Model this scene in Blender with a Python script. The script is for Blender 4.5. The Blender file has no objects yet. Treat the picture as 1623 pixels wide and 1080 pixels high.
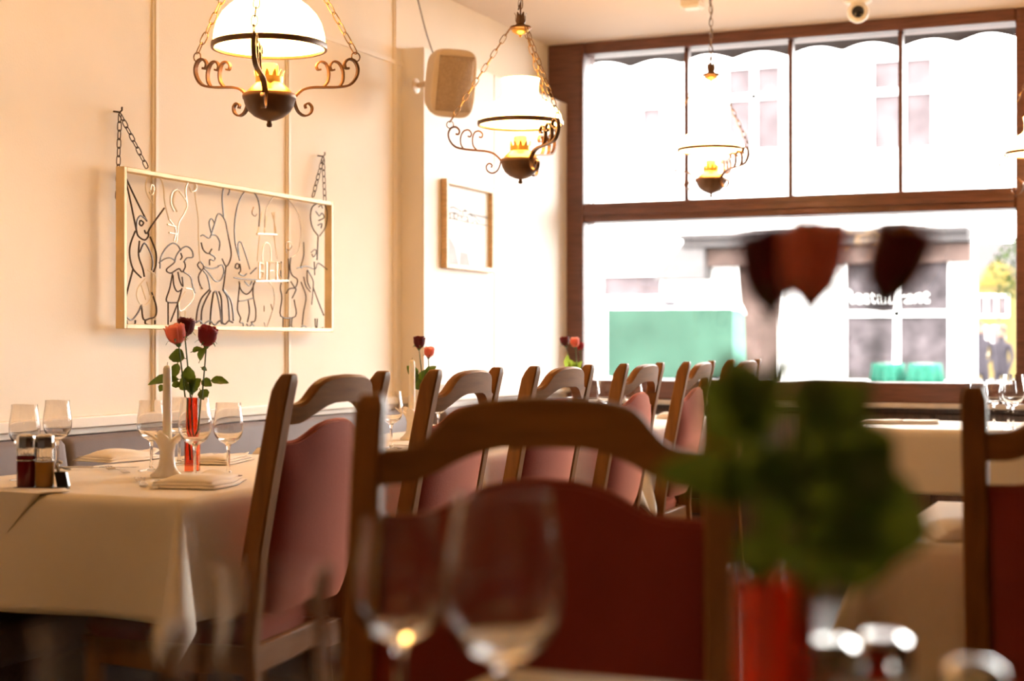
import bpy, math, random
from mathutils import Vector, Matrix, Euler
random.seed(7)
D = bpy.data
C = bpy.context.scene.collection
R = math.radians

# ---------------------------------------------------------------- camera
FPX, CX, CY = 2479.0, 811.5, 540.0
HCAM = 1.08
YAW = R(23.1)
PITCH = math.atan2(9.0, FPX)
cam_d = D.cameras.new('camera')
cam_d.sensor_width = 36.0
cam_d.lens = 36.0 * FPX / 1623.0
cam_d.clip_start, cam_d.clip_end = 0.02, 400
cam_d.dof.use_dof = True
cam_d.dof.focus_distance = 4.4
cam_d.dof.aperture_fstop = 2.95
cam = D.objects.new('camera', cam_d)
C.objects.link(cam)
cam.location = (0, 0, HCAM)
cam.rotation_euler = Euler((R(90) + PITCH, 0, YAW), 'XYZ')
bpy.context.scene.camera = cam

# ---------------------------------------------------------------- world, exposure
w = D.worlds.new('world'); bpy.context.scene.world = w
w.use_nodes = True
wn = w.node_tree.nodes; wl = w.node_tree.links
bg = wn['Background']
bg.inputs['Color'].default_value = (1.0, 0.965, 0.93, 1)     # bright overcast sky
SKY = 23.0
bg.inputs['Strength'].default_value = SKY
LAMP = 27.0
vs = bpy.context.scene.view_settings
vs.view_transform = 'Standard'; vs.look = 'None'; vs.gamma = 1.0; vs.use_curve_mapping = False
vs.exposure = 0.0
cy = bpy.context.scene.cycles
cy.max_bounces = 14; cy.transmission_bounces = 12; cy.transparent_max_bounces = 16
cy.diffuse_bounces = 5; cy.glossy_bounces = 5
cy.sample_clamp_indirect = 6.0
cy.blur_glossy = 0.5

# ---------------------------------------------------------------- pixel -> place
FWD = Vector((-math.sin(YAW) * math.cos(PITCH), math.cos(YAW) * math.cos(PITCH), math.sin(PITCH)))
RGT = Vector((math.cos(YAW), math.sin(YAW), 0))
UPV = RGT.cross(FWD)
CAM = Vector((0, 0, HCAM))
def ray(x, y): return FWD + RGT * ((x - CX) / FPX) + UPV * ((CY - y) / FPX)
def on_z(x, y, z): d = ray(x, y); return CAM + d * ((z - HCAM) / d.z)
def on_x(x, y, X): d = ray(x, y); return CAM + d * (X / d.x)
def on_y(x, y, Y): d = ray(x, y); return CAM + d * (Y / d.y)
def at(x, y, depth): return CAM + ray(x, y) * depth
def depth_of(p): return (Vector(p) - CAM).dot(FWD)

# ---------------------------------------------------------------- materials
M = {}
def nodes_of(name):
    m = D.materials.new(name); m.use_nodes = True
    nt = m.node_tree
    return m, nt, nt.nodes, nt.links, nt.nodes['Principled BSDF']
def mat(name, col, rough=.5, metal=0.0, var=0.0, vscale=6.0, bump=0.0, bscale=60.0, sheen=0.0, coat=0.0, stretch=None, spec=None, trans=0.0, ior=1.45, emit=None, estr=0.0, sss=0.0):
    m, nt, n, l, p = nodes_of(name)
    c = (*col, 1)
    p.inputs['Base Color'].default_value = c
    p.inputs['Roughness'].default_value = rough
    p.inputs['Metallic'].default_value = metal
    p.inputs['IOR'].default_value = ior
    if spec is not None: p.inputs['Specular IOR Level'].default_value = spec
    if trans: p.inputs['Transmission Weight'].default_value = trans
    if coat: p.inputs['Coat Weight'].default_value = coat; p.inputs['Coat Roughness'].default_value = .15
    if sheen:
        p.inputs['Sheen Weight'].default_value = sheen; p.inputs['Sheen Roughness'].default_value = .35
        p.inputs['Sheen Tint'].default_value = (min(1, col[0] * 2.2 + .2), min(1, col[1] * 2.2 + .2), min(1, col[2] * 2.2 + .2), 1)
    if sss:
        p.inputs['Subsurface Weight'].default_value = sss; p.inputs['Subsurface Radius'].default_value = (.02, .01, .005)
    if emit:
        p.inputs['Emission Color'].default_value = (*emit, 1); p.inputs['Emission Strength'].default_value = estr
    if var or bump:
        tc = n.new('ShaderNodeTexCoord'); mp = n.new('ShaderNodeMapping')
        l.new(tc.outputs['Object'], mp.inputs['Vector'])
        if stretch: mp.inputs['Scale'].default_value = stretch
    if var:
        t = n.new('ShaderNodeTexNoise'); t.inputs['Scale'].default_value = vscale; t.inputs['Detail'].default_value = 5
        l.new(mp.outputs['Vector'], t.inputs['Vector'])
        r = n.new('ShaderNodeValToRGB')
        r.color_ramp.elements[0].position = .3; r.color_ramp.elements[1].position = .7
        r.color_ramp.elements[0].color = (*[max(0, k * (1 - var)) for k in col], 1)
        r.color_ramp.elements[1].color = (*[min(1, k * (1 + var)) for k in col], 1)
        l.new(t.outputs['Fac'], r.inputs['Fac']); l.new(r.outputs['Color'], p.inputs['Base Color'])
    if bump:
        t2 = n.new('ShaderNodeTexNoise'); t2.inputs['Scale'].default_value = bscale; t2.inputs['Detail'].default_value = 4
        l.new(mp.outputs['Vector'], t2.inputs['Vector'])
        b = n.new('ShaderNodeBump'); b.inputs['Strength'].default_value = bump; b.inputs['Distance'].default_value = .01
        l.new(t2.outputs['Fac'], b.inputs['Height']); l.new(b.outputs['Normal'], p.inputs['Normal'])
    M[name] = m
    return m
mat('plaster', (.86, .80, .70), .75, var=.025, vscale=3, bump=.06, bscale=140)
mat('cladding', (.86, .82, .76), .6, var=.02, vscale=2, bump=.03, bscale=120)
mat('trim_paint', (.86, .80, .71), .55, var=.02)
mat('ceiling_paint', (.72, .63, .55), .8, var=.03, vscale=2, bump=.05, bscale=160)
mat('floor_wood', (.06, .035, .022), .45, var=.35, vscale=4, stretch=(12, 1, 1), bump=.05)
mat('frame_wood', (.12, .045, .028), .38, var=.3, vscale=5, stretch=(1.5, 1.5, 14), bump=.04, bscale=40)
mat('panel_wood', (.085, .04, .024), .42, var=.3, vscale=5, stretch=(14, 1.5, 1.5), bump=.04, bscale=40)
mat('sill_stone', (.62, .56, .5), .35, var=.1, vscale=20)
mat('chair_wood', (.235, .092, .019), .45, spec=.3, var=.2, vscale=5, stretch=(9, 9, 1.3), bump=.04, bscale=50)
mat('rail_wood', (.235, .092, .019), .45, spec=.3, var=.2, vscale=5, stretch=(1.3, 9, 9), bump=.04, bscale=50)
mat('velvet', (.19, .015, .008), .85, var=.13, vscale=9, bump=.12, bscale=400, sheen=1.0, stretch=(1, 1, .5))
M['velvet'].node_tree.nodes['Principled BSDF'].inputs['Sheen Roughness'].default_value = .5
M['velvet'].node_tree.nodes['Principled BSDF'].inputs['Sheen Tint'].default_value = (1, .38, .23, 1)
mat('bench_fabric', (.16, .132, .138), .7, var=.12, vscale=6, bump=.05, bscale=200, sheen=.15)
mat('bench_wood', (.12, .06, .03), .45, var=.25, stretch=(2, 10, 10))
mat('cloth', (.82, .76, .66), .85, var=.03, vscale=4, bump=.35, bscale=7, sheen=.1)
mat('napkin', (.82, .76, .68), .85, var=.03, vscale=9, bump=.10, bscale=60, sheen=.1)
mat('glass', (1, 1, 1), .0, trans=1.0, ior=1.36)
mat('orange_glass', (.84, .17, .05), .02, trans=1.0, ior=1.45)
mat('clear_plastic', (.95, .95, .95), .03, trans=1.0, ior=1.45)
mat('candle_wax', (.93, .89, .83), .45, sss=.2)
mat('ceramic', (.85, .80, .72), .22, var=.02)
mat('chrome', (.66, .65, .63), .08, 1.0)
mat('steel', (.62, .60, .57), .18, 1.0)
mat('black_gloss', (.012, .011, .011), .12)
mat('vinegar_red', (.10, .004, .008), .08, spec=.6)
mat('oil_amber', (.26, .12, .02), .08, spec=.6)
mat('bronze', (.15, .074, .034), .40, .3, var=.3, vscale=18)
mat('brass', (.62, .40, .12), .3, .85, var=.2, vscale=20)
mat('amber_glass', (.95, .52, .08), .15, var=.1, emit=(1, .5, .06), estr=.25)
mat('chain_metal', (.24, .15, .07), .38, .7, var=.3, vscale=40)
mat('dark_wire', (.055, .035, .022), .4, .4)
mat('pale_wire', (.86, .78, .62), .4, .2)
mat('gilt_wood', (.74, .58, .33), .45, .1, var=.1, vscale=12)
mat('frame_oak', (.66, .46, .24), .45, var=.18, vscale=8, stretch=(2, 2, 12))
mat('paper', (.83, .84, .84), .5, var=.02)
mat('print_wash', (.34, .35, .37), .6, var=.1, vscale=14)
mat('print_ink', (.10, .09, .08), .6)
mat('speaker_shell', (.64, .52, .38), .5, var=.04)
mat('speaker_grille', (.40, .29, .18), .6, var=.12, vscale=90, bump=.5, bscale=300)
mat('cable', (.12, .09, .07), .6)
mat('white_plastic', (.82, .79, .74), .35)
mat('lens_black', (.01, .01, .012), .05)
mat('stem_green', (.055, .11, .025), .5, var=.2)
mat('leaf_green', (.035, .095, .018), .42, var=.35, vscale=14, bump=.15, bscale=90)
mat('leaf_bright', (.16, .26, .03), .42, var=.3, vscale=14, bump=.15, bscale=90)
mat('petal_dark', (.11, .004, .010), .6, var=.3, vscale=30, sheen=.3)
mat('petal_red', (.26, .008, .018), .6, var=.3, vscale=30, sheen=.3)
mat('petal_pink', (.88, .30, .25), .6, var=.25, vscale=30, sheen=.3)
mat('petal_peach', (.85, .48, .28), .6, var=.2, vscale=30, sheen=.2)
def leafy(name, k, tint):                       # thin petals and leaves let light through
    m = M[name]; nt = m.node_tree; p = nt.nodes['Principled BSDF']; o = nt.nodes['Material Output']
    t = nt.nodes.new('ShaderNodeBsdfTranslucent'); mx = nt.nodes.new('ShaderNodeMixShader'); mx.inputs[0].default_value = k
    t.inputs[0].default_value = (*tint, 1)
    nt.links.new(p.outputs[0], mx.inputs[1]); nt.links.new(t.outputs[0], mx.inputs[2]); nt.links.new(mx.outputs[0], o.inputs[0])
leafy('leaf_green', .3, (.13, .14, .008)); leafy('leaf_bright', .4, (.35, .45, .05))
leafy('petal_dark', .4, (.4, .006, .016)); leafy('petal_red', .3, (.5, .01, .02)); leafy('petal_pink', .7, (1.0, .68, .58)); leafy('petal_peach', .6, (1, .7, .45))
# outdoors
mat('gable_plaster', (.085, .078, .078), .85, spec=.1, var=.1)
mat('facade', (.80, .79, .77), .85, var=.04, vscale=1.5)
mat('facade_trim', (.85, .84, .82), .7)
mat('far_pane', (.080, .064, .068), .6, spec=.05, var=.3, vscale=2)
mat('far_curtain', (.075, .05, .043), .8, spec=.1, var=.3, vscale=3)
mat('shop_pane', (.052, .043, .046), .6, spec=.08, var=.5, vscale=3)
mat('awning_cloth', (.045, .040, .040), .8, spec=.1, var=.1)
mat('valance_cloth', (.055, .048, .048), .8, spec=.1, var=.1)
mat('asphalt', (.16, .16, .16), .9, spec=.1, var=.15, vscale=4)
mat('van_white', (.75, .76, .76), .35)
mat('van_glass', (.024, .054, .038), .6, spec=.08, var=.25, vscale=2)
mat('van_glass_side', (.026, .105, .075), .6, spec=.08, var=.15, vscale=2)
mat('teal_cloth', (.012, .075, .05), .7, spec=.1, var=.25, vscale=6)
mat('yellow_plaster', (.13, .095, .035), .8, spec=.1, var=.1)
mat('yellow_cloth', (.12, .085, .02), .8, spec=.1, var=.1)
mat('tree_leaf', (.022, .034, .008), .7, spec=.1, var=.4, vscale=8)
mat('bark', (.07, .05, .035), .9, var=.3)
mat('coat_grey', (.035, .030, .036), .9, spec=.1)
mat('skin', (.16, .09, .06), .6)
mat('hair', (.03, .018, .01), .7)
mat('tyre', (.02, .02, .02), .8)
# opal lamp glass: gives off light
def opal():
    m, nt, n, l, p = nodes_of('opal_shade')
    p.inputs['Base Color'].default_value = (.9, .86, .78, 1); p.inputs['Roughness'].default_value = .3
    p.inputs['Emission Color'].default_value = (1.0, .51, .14, 1); p.inputs['Emission Strength'].default_value = LAMP
    M['opal'] = m
opal()
def pane_mat(name, tint, refl):
    m = D.materials.new(name); m.use_nodes = True; nt = m.node_tree; nt.nodes.clear()
    o = nt.nodes.new('ShaderNodeOutputMaterial'); mx = nt.nodes.new('ShaderNodeMixShader')
    t = nt.nodes.new('ShaderNodeBsdfTransparent'); t.inputs[0].default_value = (*tint, 1)
    g = nt.nodes.new('ShaderNodeBsdfGlossy'); g.inputs['Roughness'].default_value = .02
    fr = nt.nodes.new('ShaderNodeFresnel'); fr.inputs['IOR'].default_value = refl
    nt.links.new(fr.outputs[0], mx.inputs[0]); nt.links.new(t.outputs[0], mx.inputs[1]); nt.links.new(g.outputs[0], mx.inputs[2])
    nt.links.new(mx.outputs[0], o.inputs[0]); M[name] = m
pane_mat('window_glass', (.97, .98, .98), 1.3)

# ---------------------------------------------------------------- mesh kit
def interp(tab, t):
    if t <= tab[0][0]: return tab[0][1]
    for (a, b), (c, d) in zip(tab, tab[1:]):
        if t <= c: return b + (d - b) * (t - a) / (c - a)
    return tab[-1][1]
def smooth_path(pts, n=6, closed=False):
    P = [Vector(p) for p in pts]; out = []; N = len(P)
    rng = range(N) if closed else range(N - 1)
    for i in rng:
        p0 = P[(i - 1) % N] if closed or i else P[0] * 2 - P[1]
        p1, p2 = P[i], P[(i + 1) % N]
        p3 = P[(i + 2) % N] if closed or i + 2 < N else P[-1] * 2 - P[-2]
        for k in range(n):
            t = k / n
            out.append(.5 * ((2 * p1) + (p2 - p0) * t + (2 * p0 - 5 * p1 + 4 * p2 - p3) * t * t + (3 * p1 - p0 - 3 * p2 + p3) * t ** 3))
    if not closed: out.append(P[-1].copy())
    return out
class MB:
    def __init__(s): s.v = []; s.f = []
    def add(s, vs, fs):
        k = len(s.v); s.v += [tuple(q) for q in vs]; s.f += [tuple(i + k for i in f) for f in fs]; return s
    def box(s, x0, x1, y0, y1, z0, z1, X=None):
        vs = [Vector((x, y, z)) for z in (z0, z1) for y in (y0, y1) for x in (x0, x1)]
        if X: vs = [X @ q for q in vs]
        return s.add(vs, [(0, 2, 3, 1), (4, 5, 7, 6), (0, 1, 5, 4), (2, 6, 7, 3), (0, 4, 6, 2), (1, 3, 7, 5)])
    def lathe(s, prof, n=24, X=None, squash=1.0, closed=False):
        vs = []; fs = []
        for r, z in prof:
            for i in range(n):
                a = 2 * math.pi * i / n
                q = Vector((r * math.cos(a), r * squash * math.sin(a), z))
                vs.append(X @ q if X else q)
        m = len(prof)
        for j in range(m if closed else m - 1):
            for i in range(n):
                fs.append((j * n + i, j * n + (i + 1) % n, ((j + 1) % m) * n + (i + 1) % n, ((j + 1) % m) * n + i))
        if not closed:
            if prof[0][0] > 1e-4: fs.append(tuple(reversed(range(n))))
            if prof[-1][0] > 1e-4: fs.append(tuple((m - 1) * n + i for i in range(n)))
        return s.add(vs, fs)
    def tube(s, pts, r, n=8, closed=False, X=None):
        P = [Vector(p) for p in pts]; N = len(P); vs = []; fs = []
        rr = r if isinstance(r, (list, tuple)) else [r] * N
        prev = None
        for i in range(N):
            if closed: t = P[(i + 1) % N] - P[i - 1]
            else: t = P[min(i + 1, N - 1)] - P[max(i - 1, 0)]
            t.normalize()
            if prev is None:
                u = t.orthogonal().normalized()
            else:
                u = prev - t * prev.dot(t)
                u = u.normalized() if u.length > 1e-6 else t.orthogonal().normalized()
            prev = u; b = t.cross(u)
            for k in range(n):
                a = 2 * math.pi * k / n
                q = P[i] + (u * math.cos(a) + b * math.sin(a)) * rr[i]
                vs.append(X @ q if X else q)
        for j in range(N if closed else N - 1):
            for k in range(n):
                fs.append((j * n + k, j * n + (k + 1) % n, ((j + 1) % N) * n + (k + 1) % n, ((j + 1) % N) * n + k))
        if not closed: fs += [tuple(reversed(range(n))), tuple((N - 1) * n + k for k in range(n))]
        return s.add(vs, fs)
    def band(s, pts, side, width, thick):
        """flat bar bent along pts; side = its broad direction"""
        P = [Vector(p) for p in pts]; N = len(P); sd = Vector(side).normalized(); vs = []; fs = []
        for i in range(N):
            t = (P[min(i + 1, N - 1)] - P[max(i - 1, 0)]).normalized(); nn = t.cross(sd).normalized()
            wd = width[i] if isinstance(width, (list, tuple)) else width
            for a, b in ((-1, -1), (1, -1), (1, 1), (-1, 1)):
                vs.append(P[i] + sd * (a * wd / 2) + nn * (b * thick / 2))
        for j in range(N - 1):
            for k in range(4): fs.append((j * 4 + k, j * 4 + (k + 1) % 4, (j + 1) * 4 + (k + 1) % 4, (j + 1) * 4 + k))
        fs += [(3, 2, 1, 0), tuple((N - 1) * 4 + k for k in range(4))]
        return s.add(vs, fs)
    def prism(s, outline, h0, h1, fn):
        """outline (a,b) pushed from h0 to h1; fn(a,b,h) -> place"""
        n = len(outline)
        vs = [fn(a, b, h0) for a, b in outline] + [fn(a, b, h1) for a, b in outline]
        fs = [tuple(reversed(range(n))), tuple(range(n, 2 * n))] + [(i, (i + 1) % n, n + (i + 1) % n, n + i) for i in range(n)]
        return s.add(vs, fs)
    def loft(s, rings, cap=True):
        n = len(rings[0]); vs = [q for r in rings for q in r]; fs = []
        for j in range(len(rings) - 1):
            for k in range(n): fs.append((j * n + k, j * n + (k + 1) % n, (j + 1) * n + (k + 1) % n, (j + 1) * n + k))
        if cap: fs += [tuple(reversed(range(n))), tuple((len(rings) - 1) * n + k for k in range(n))]
        return s.add(vs, fs)
    def grid(s, fn, nu, nv):
        vs = [fn(i / nu, j / nv) for j in range(nv + 1) for i in range(nu + 1)]
        fs = [(j * (nu + 1) + i, j * (nu + 1) + i + 1, (j + 1) * (nu + 1) + i + 1, (j + 1) * (nu + 1) + i) for j in range(nv) for i in range(nu)]
        return s.add(vs, fs)
    def ico(s, c, r, X=None):
        t = (1 + 5 ** .5) / 2
        vs = [Vector(p).normalized() * r + Vector(c) for p in [(-1, t, 0), (1, t, 0), (-1, -t, 0), (1, -t, 0), (0, -1, t), (0, 1, t), (0, -1, -t), (0, 1, -t), (t, 0, -1), (t, 0, 1), (-t, 0, -1), (-t, 0, 1)]]
        fs = [(0, 11, 5), (0, 5, 1), (0, 1, 7), (0, 7, 10), (0, 10, 11), (1, 5, 9), (5, 11, 4), (11, 10, 2), (10, 7, 6), (7, 1, 8), (3, 9, 4), (3, 4, 2), (3, 2, 6), (3, 6, 8), (3, 8, 9), (4, 9, 5), (2, 4, 11), (6, 2, 10), (8, 6, 7), (9, 8, 1)]
        return s.add(vs, fs)
    def build(s, name, m, parent=None, smooth=40, bevel=0, solid=0, sub=0, loc=None):
        me = D.meshes.new(name); me.from_pydata(s.v, [], s.f); me.validate(); me.update()
        import bmesh as _b
        bm = _b.new(); bm.from_mesh(me); _b.ops.recalc_face_normals(bm, faces=bm.faces); bm.to_mesh(me); bm.free()
        if smooth:
            me.shade_smooth(); me.set_sharp_from_angle(angle=R(smooth))
        me.materials.append(M[m])
        o = D.objects.new(name, me); C.objects.link(o)
        if parent: o.parent = parent
        if loc: o.location = loc
        if solid:
            q = o.modifiers.new('solid', 'SOLIDIFY'); q.thickness = solid; q.offset = 0
        if bevel:
            q = o.modifiers.new('bevel', 'BEVEL'); q.width = bevel; q.segments = 2; q.limit_method = 'ANGLE'; q.angle_limit = R(40)
        if sub:
            q = o.modifiers.new('sub', 'SUBSURF'); q.levels = sub; q.render_levels = sub
        return o
def empty(name, loc=(0, 0, 0), rz=0.0, parent=None):
    o = D.objects.new(name, None); C.objects.link(o); o.location = loc; o.rotation_euler = (0, 0, rz)
    o.empty_display_size = .05
    if parent: o.parent = parent
    return o
def tag(o, label, cat, group=None, kind=None):
    o['label'] = label; o['category'] = cat
    if group: o['group'] = group
    if kind: o['kind'] = kind
    return o
def struct(o, label=None):
    o['kind'] = 'structure'
    if label: o['label'] = label
    return o
def clone(o, loc=None, rz=None, parent=None):
    c = o.copy(); C.objects.link(c)
    if parent: c.parent = parent
    for k in list(o.children): clone(k, parent=c)
    if loc is not None: c.location = loc
    if rz is not None: c.rotation_euler = (0, 0, rz)
    return c

# ================================================================ THE ROOM
XL, XC, YB, ZC = -3.05, -2.944, 7.65, 2.66
XR, YF = 3.6, -3.6
TOP = .76
struct(MB().box(XL - .2, XR + .2, YF - .2, YB + .25, -.1, 0).build('floor', 'floor_wood'))
struct(MB().box(XL - .2, XR + .2, YF - .2, YB + .25, ZC, ZC + .12).build('ceiling', 'ceiling_paint'))
wl_ = struct(MB().box(XL - .2, XL, YF, YB + .25, 0, ZC).build('wall_left', 'plaster'))
for y0, y1 in ((5.95, 6.687), (6.693, YB)):
    MB().box(XL - .002, XC, y0, y1, 0, 2.35).build('panel', 'cladding', wl_, bevel=.003)
def ystrip(x=XL):
    pass
for yv in (.92, 1.75, 2.57, 3.38, 4.2, 5.02, 5.884):
    m_ = MB()
    m_.box(XL - .002, XL + .006, yv - .016, yv + .016, .87, ZC).box(XL, XL + .011, yv - .007, yv + .007, .87, ZC)
    m_.build('moulding', 'trim_paint', wl_, bevel=.002)
MB().box(XL - .002, XL + .009, YF, 5.95, 2.272, 2.290).build('moulding', 'trim_paint', wl_, bevel=.002)
struct(MB().box(XL - .002, XL + .035, YF, 5.949, .835, .868).box(XL - .002, XL + .02, YF, 5.949, .815, .835).build('trim_1', 'trim_paint', bevel=.004))
struct(MB().box(XC - .002, XC + .02, 5.952, YB, .84, .862).build('trim_2', 'trim_paint', bevel=.004))
struct(MB().box(XR, XR + .2, YF, YB + .25, 0, ZC).build('wall_right', 'panel_wood'))
struct(MB().box(XL, XR, YF - .2, YF, 0, ZC).build('wall_rear', 'panel_wood'))
# window wall: dark wood below the glass
wb = struct(MB().box(XL, XR, YB, YB + .2, 0, .80).box(2.2, XR, YB, YB + .2, .80, ZC).build('wall_back', 'panel_wood'))
for i in range(8):
    x0 = XC + .02 + i * .62
    MB().box(x0, x0 + .60, YB - .022, YB, .06, .76).build('panel', 'panel_wood', wb, bevel=.008)
struct(MB().box(XC + .002, 2.2, YB - .10, YB, .785, .808).build('trim_3', 'sill_stone', bevel=.004), 'pale stone window sill above the dark panelling')
def window(name, x0, x1, g0, g1, n):
    e = struct(empty(name, (0, YB, 0)))
    A = lambda nm, *b: MB().box(*b).build(nm, 'frame_wood', e, bevel=.006)
    A('jamb', x0, g0, -.02, .14, .81, ZC); MB().box(g0 - .02, g0 - .002, -.035, .0, .9, ZC - .02).build('bead', 'frame_wood', e, bevel=.004)
    A('jamb', g1, x1, -.02, .14, .81, ZC)
    A('head_rail', g0, g1, -.02, .14, 2.60, ZC)
    A('transom', g0, g1, -.03, .14, 1.724, 1.822)
    MB().box(g0, g1, -.045, -.03, 1.755, 1.79).build('bead', 'frame_wood', e, bevel=.005)
    A('bottom_rail', g0, g1, -.03, .14, .808, .905)
    w_ = (g1 - g0) / n
    for i in range(1, n):
        A('mullion', g0 + i * w_ - .011, g0 + i * w_ + .011, .02, .08, 1.822, 2.60)
    for i in range(n):
        MB().box(g0 + i * w_ + .011, g0 + (i + 1) * w_ - .011, .047, .053, 1.822, 2.60).build('pane', 'window_glass', e, smooth=0)
    MB().box(g0, g1, .047, .053, .905, 1.724).build('pane', 'window_glass', e, smooth=0)
    return e
window('window_1', XL, -.52, -2.845, -.70, 4)
window('window_2', -.52, 2.2, -.38, 2.03, 4)
for x0, x1 in ((-2.845, -.70), (-.38, 2.03)):       # sky sampling portals in the two window openings
    ld = D.lights.new('window_portal', 'AREA'); ld.shape = 'RECTANGLE'; ld.size = x1 - x0; ld.size_y = 1.70
    ld.cycles.is_portal = True
    lo = D.objects.new('window_portal', ld); C.objects.link(lo)
    lo.location = ((x0 + x1) / 2, YB + .22, 1.75); lo.rotation_euler = (R(90), 0, 0); lo['kind'] = 'helper'

# ================================================================ OUTDOORS
struct(MB().box(-60, 60, YB + .25, 110, -.25, -.15).build('street', 'asphalt'))
# scalloped awning valance above the shop front
def valance():
    def fn(u, v):
        x = XL + (2.6 - XL) * u
        bot = 2.610 + .034 * abs(math.sin(math.pi * (x + 3.05) / .29))
        return (x, 8.12 + .02 * math.sin(x * 9), bot + (2.9 - bot) * v)
    return MB().grid(fn, 260, 2).build('awning_valance', 'valance_cloth', solid=.004)
av = valance()
MB().box(XL - .1, 2.7, YB + .24, 8.16, 2.9, 2.94).build('canopy', 'valance_cloth', av)  # unseen top cover, added to keep sky light off the valance
tag(av, 'dark grey awning valance with scalloped edge outside the window', 'awning')

# pale building across the street
FY = 25.5
b = tag(empty('street_building', (0, FY, 0)), 'pale plastered building with a shop front across the street', 'building')
xl = on_y(880, 300, FY).x - 3; xr = on_y(1541, 300, FY).x
MB().box(xl, xr, 0, .6, -.15, 11).build('wall', 'facade', b)
def far_window(x0, y0, x1, y1, inner='far_pane', cols=2, tr=.35):
    p0, p1 = on_y(x0, y1, FY), on_y(x1, y0, FY)
    a, z0, c, z1 = p0.x, p0.z, p1.x, p1.z
    wdw = MB()
    t = .05
    wdw.box(a, c, -.10, 0, z0 - t, z0).box(a, c, -.10, 0, z1, z1 + t).box(a - t, a, -.10, 0, z0 - t, z1 + t).box(c, c + t, -.10, 0, z0 - t, z1 + t)
    for i in range(1, cols): xm = a + (c - a) * i / cols; wdw.box(xm - .05, xm + .05, -.09, 0, z0, z1)
    if tr: zm = z1 - (z1 - z0) * tr; wdw.box(a, c, -.09, 0, zm - .05, zm + .05)
    o = wdw.build('window', 'facade_trim', b)
    MB().box(a, c, -.03, -.005, z0, z1).build('pane', inner, o)
far_window(1156, 106, 1238, 240); far_window(1386, 93, 1478, 238)
far_window(1020, 172, 1050, 200, cols=1, tr=0)
far_window(958, 437, 1050, 470, cols=1, tr=0, inner='far_pane')
far_window(1343, 402, 1504, 602, inner='shop_pane', cols=2, tr=.47)
far_window(1176, 400, 1236, 606, inner='far_curtain', cols=1, tr=0)
# projecting fascia with sloping roof over the shop front
p0, p1 = on_y(1083, 382, FY - .5), on_y(1541, 371, FY - .5)
MB().box(p0.x, xr, -.55, 0, p0.z - .12, p0.z + .02).box(p0.x - .05, xr, -.62, 0, p0.z + .02, p0.z + .10).build('fascia', 'awning_cloth', b)
MB().box(p0.x, xr, -.30, 0, p0.z - .42, p0.z - .14).build('sign_board', 'far_curtain', b)
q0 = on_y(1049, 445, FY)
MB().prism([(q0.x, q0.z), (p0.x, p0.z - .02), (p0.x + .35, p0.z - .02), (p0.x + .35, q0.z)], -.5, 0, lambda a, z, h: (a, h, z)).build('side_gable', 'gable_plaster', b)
fc = D.curves.new('lettering', 'FONT'); fc.body = 'Restaurant'; fc.size = .46; fc.extrude = .01
fo = D.objects.new('lettering', fc); C.objects.link(fo)
me = D.meshes.new_from_object(fo.evaluated_get(bpy.context.evaluated_depsgraph_get())); D.objects.remove(fo)
me.materials.append(M['facade_trim'])
fo = D.objects.new('lettering', me); C.objects.link(fo); fo.parent = b
pt = on_y(1337, 481, FY - .06); pe = on_y(1474, 481, FY - .06)
wdt = max(v.co.x for v in me.vertices)
fo.location = (pt.x, -.14, pt.z); fo.rotation_euler = (R(90), 0, 0); fo.scale = ((pe.x - pt.x) / wdt,) * 3

# van with green tinted windows
def van():
    dY = 14.6
    a = on_y(957, 480, dY); c = on_y(1172, 480, dY)
    wv = c.x - a.x; zt = on_y(1060, 466, dY).z
    e = empty('parked_van', ((a.x + c.x) / 2, dY, -.15)); zt += .15
    h = wv / 2; Lv = 3.6
    def ring(z, ins, y0):
        r = []
        for k in range(24):
            ang = 2 * math.pi * (k + .5) / 24; cx_, sy_ = math.cos(ang), math.sin(ang)
            ex = abs(cx_) ** .35 * (1 if cx_ > 0 else -1); ey = abs(sy_) ** .35 * (1 if sy_ > 0 else -1)
            r.append(((h - ins) * ex, y0 + Lv / 2 + (Lv / 2 - ins) * ey, z))
        return r
    zb = zt - .86
    MB().loft([ring(.30, .02, 0), ring(.6, 0, 0), ring(zb, 0, 0), ring(zb + .04, .05, 0)]).build('body', 'van_white', e)
    MB().loft([ring(zb + .04, .03, 0), ring(zt - .16, .05, .02), ring(zt - .12, .05, .02)], cap=False).build('glass_band', 'van_glass_side', e)
    MB().loft([ring(zt - .15, .03, 0), ring(zt - .05, .06, .0), ring(zt - .01, .14, .02), ring(zt, .3, .1)]).build('roof', 'van_white', e)
    MB().box(-.07, .05, -.01, .1, zt - .11, zt - .07).build('brake_light', 'coat_grey', e)
    MB().box(-h + .07, h - .09, .0, .12, zb + .05, zt - .15).build('rear_window', 'van_glass', e)
    MB().box(-h + .1, h - .1, -.03, .1, .35, .55).build('bumper', 'coat_grey', e)
    for sx in (-1, 1):
        for yy in (.7, 2.9):
            X = Matrix.Translation((sx * (h - .12), yy, .32)) @ Matrix.Rotation(R(90), 4, 'Y')
            MB().lathe([(.18, -.1), (.31, -.1), (.32, -.07), (.32, .07), (.31, .1), (.18, .1)], 24, X).build('wheel', 'tyre', e)
    e.rotation_euler.z = R(13)
    return e
tag(van(), 'small white van with green tinted windows parked in the street', 'van')

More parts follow.
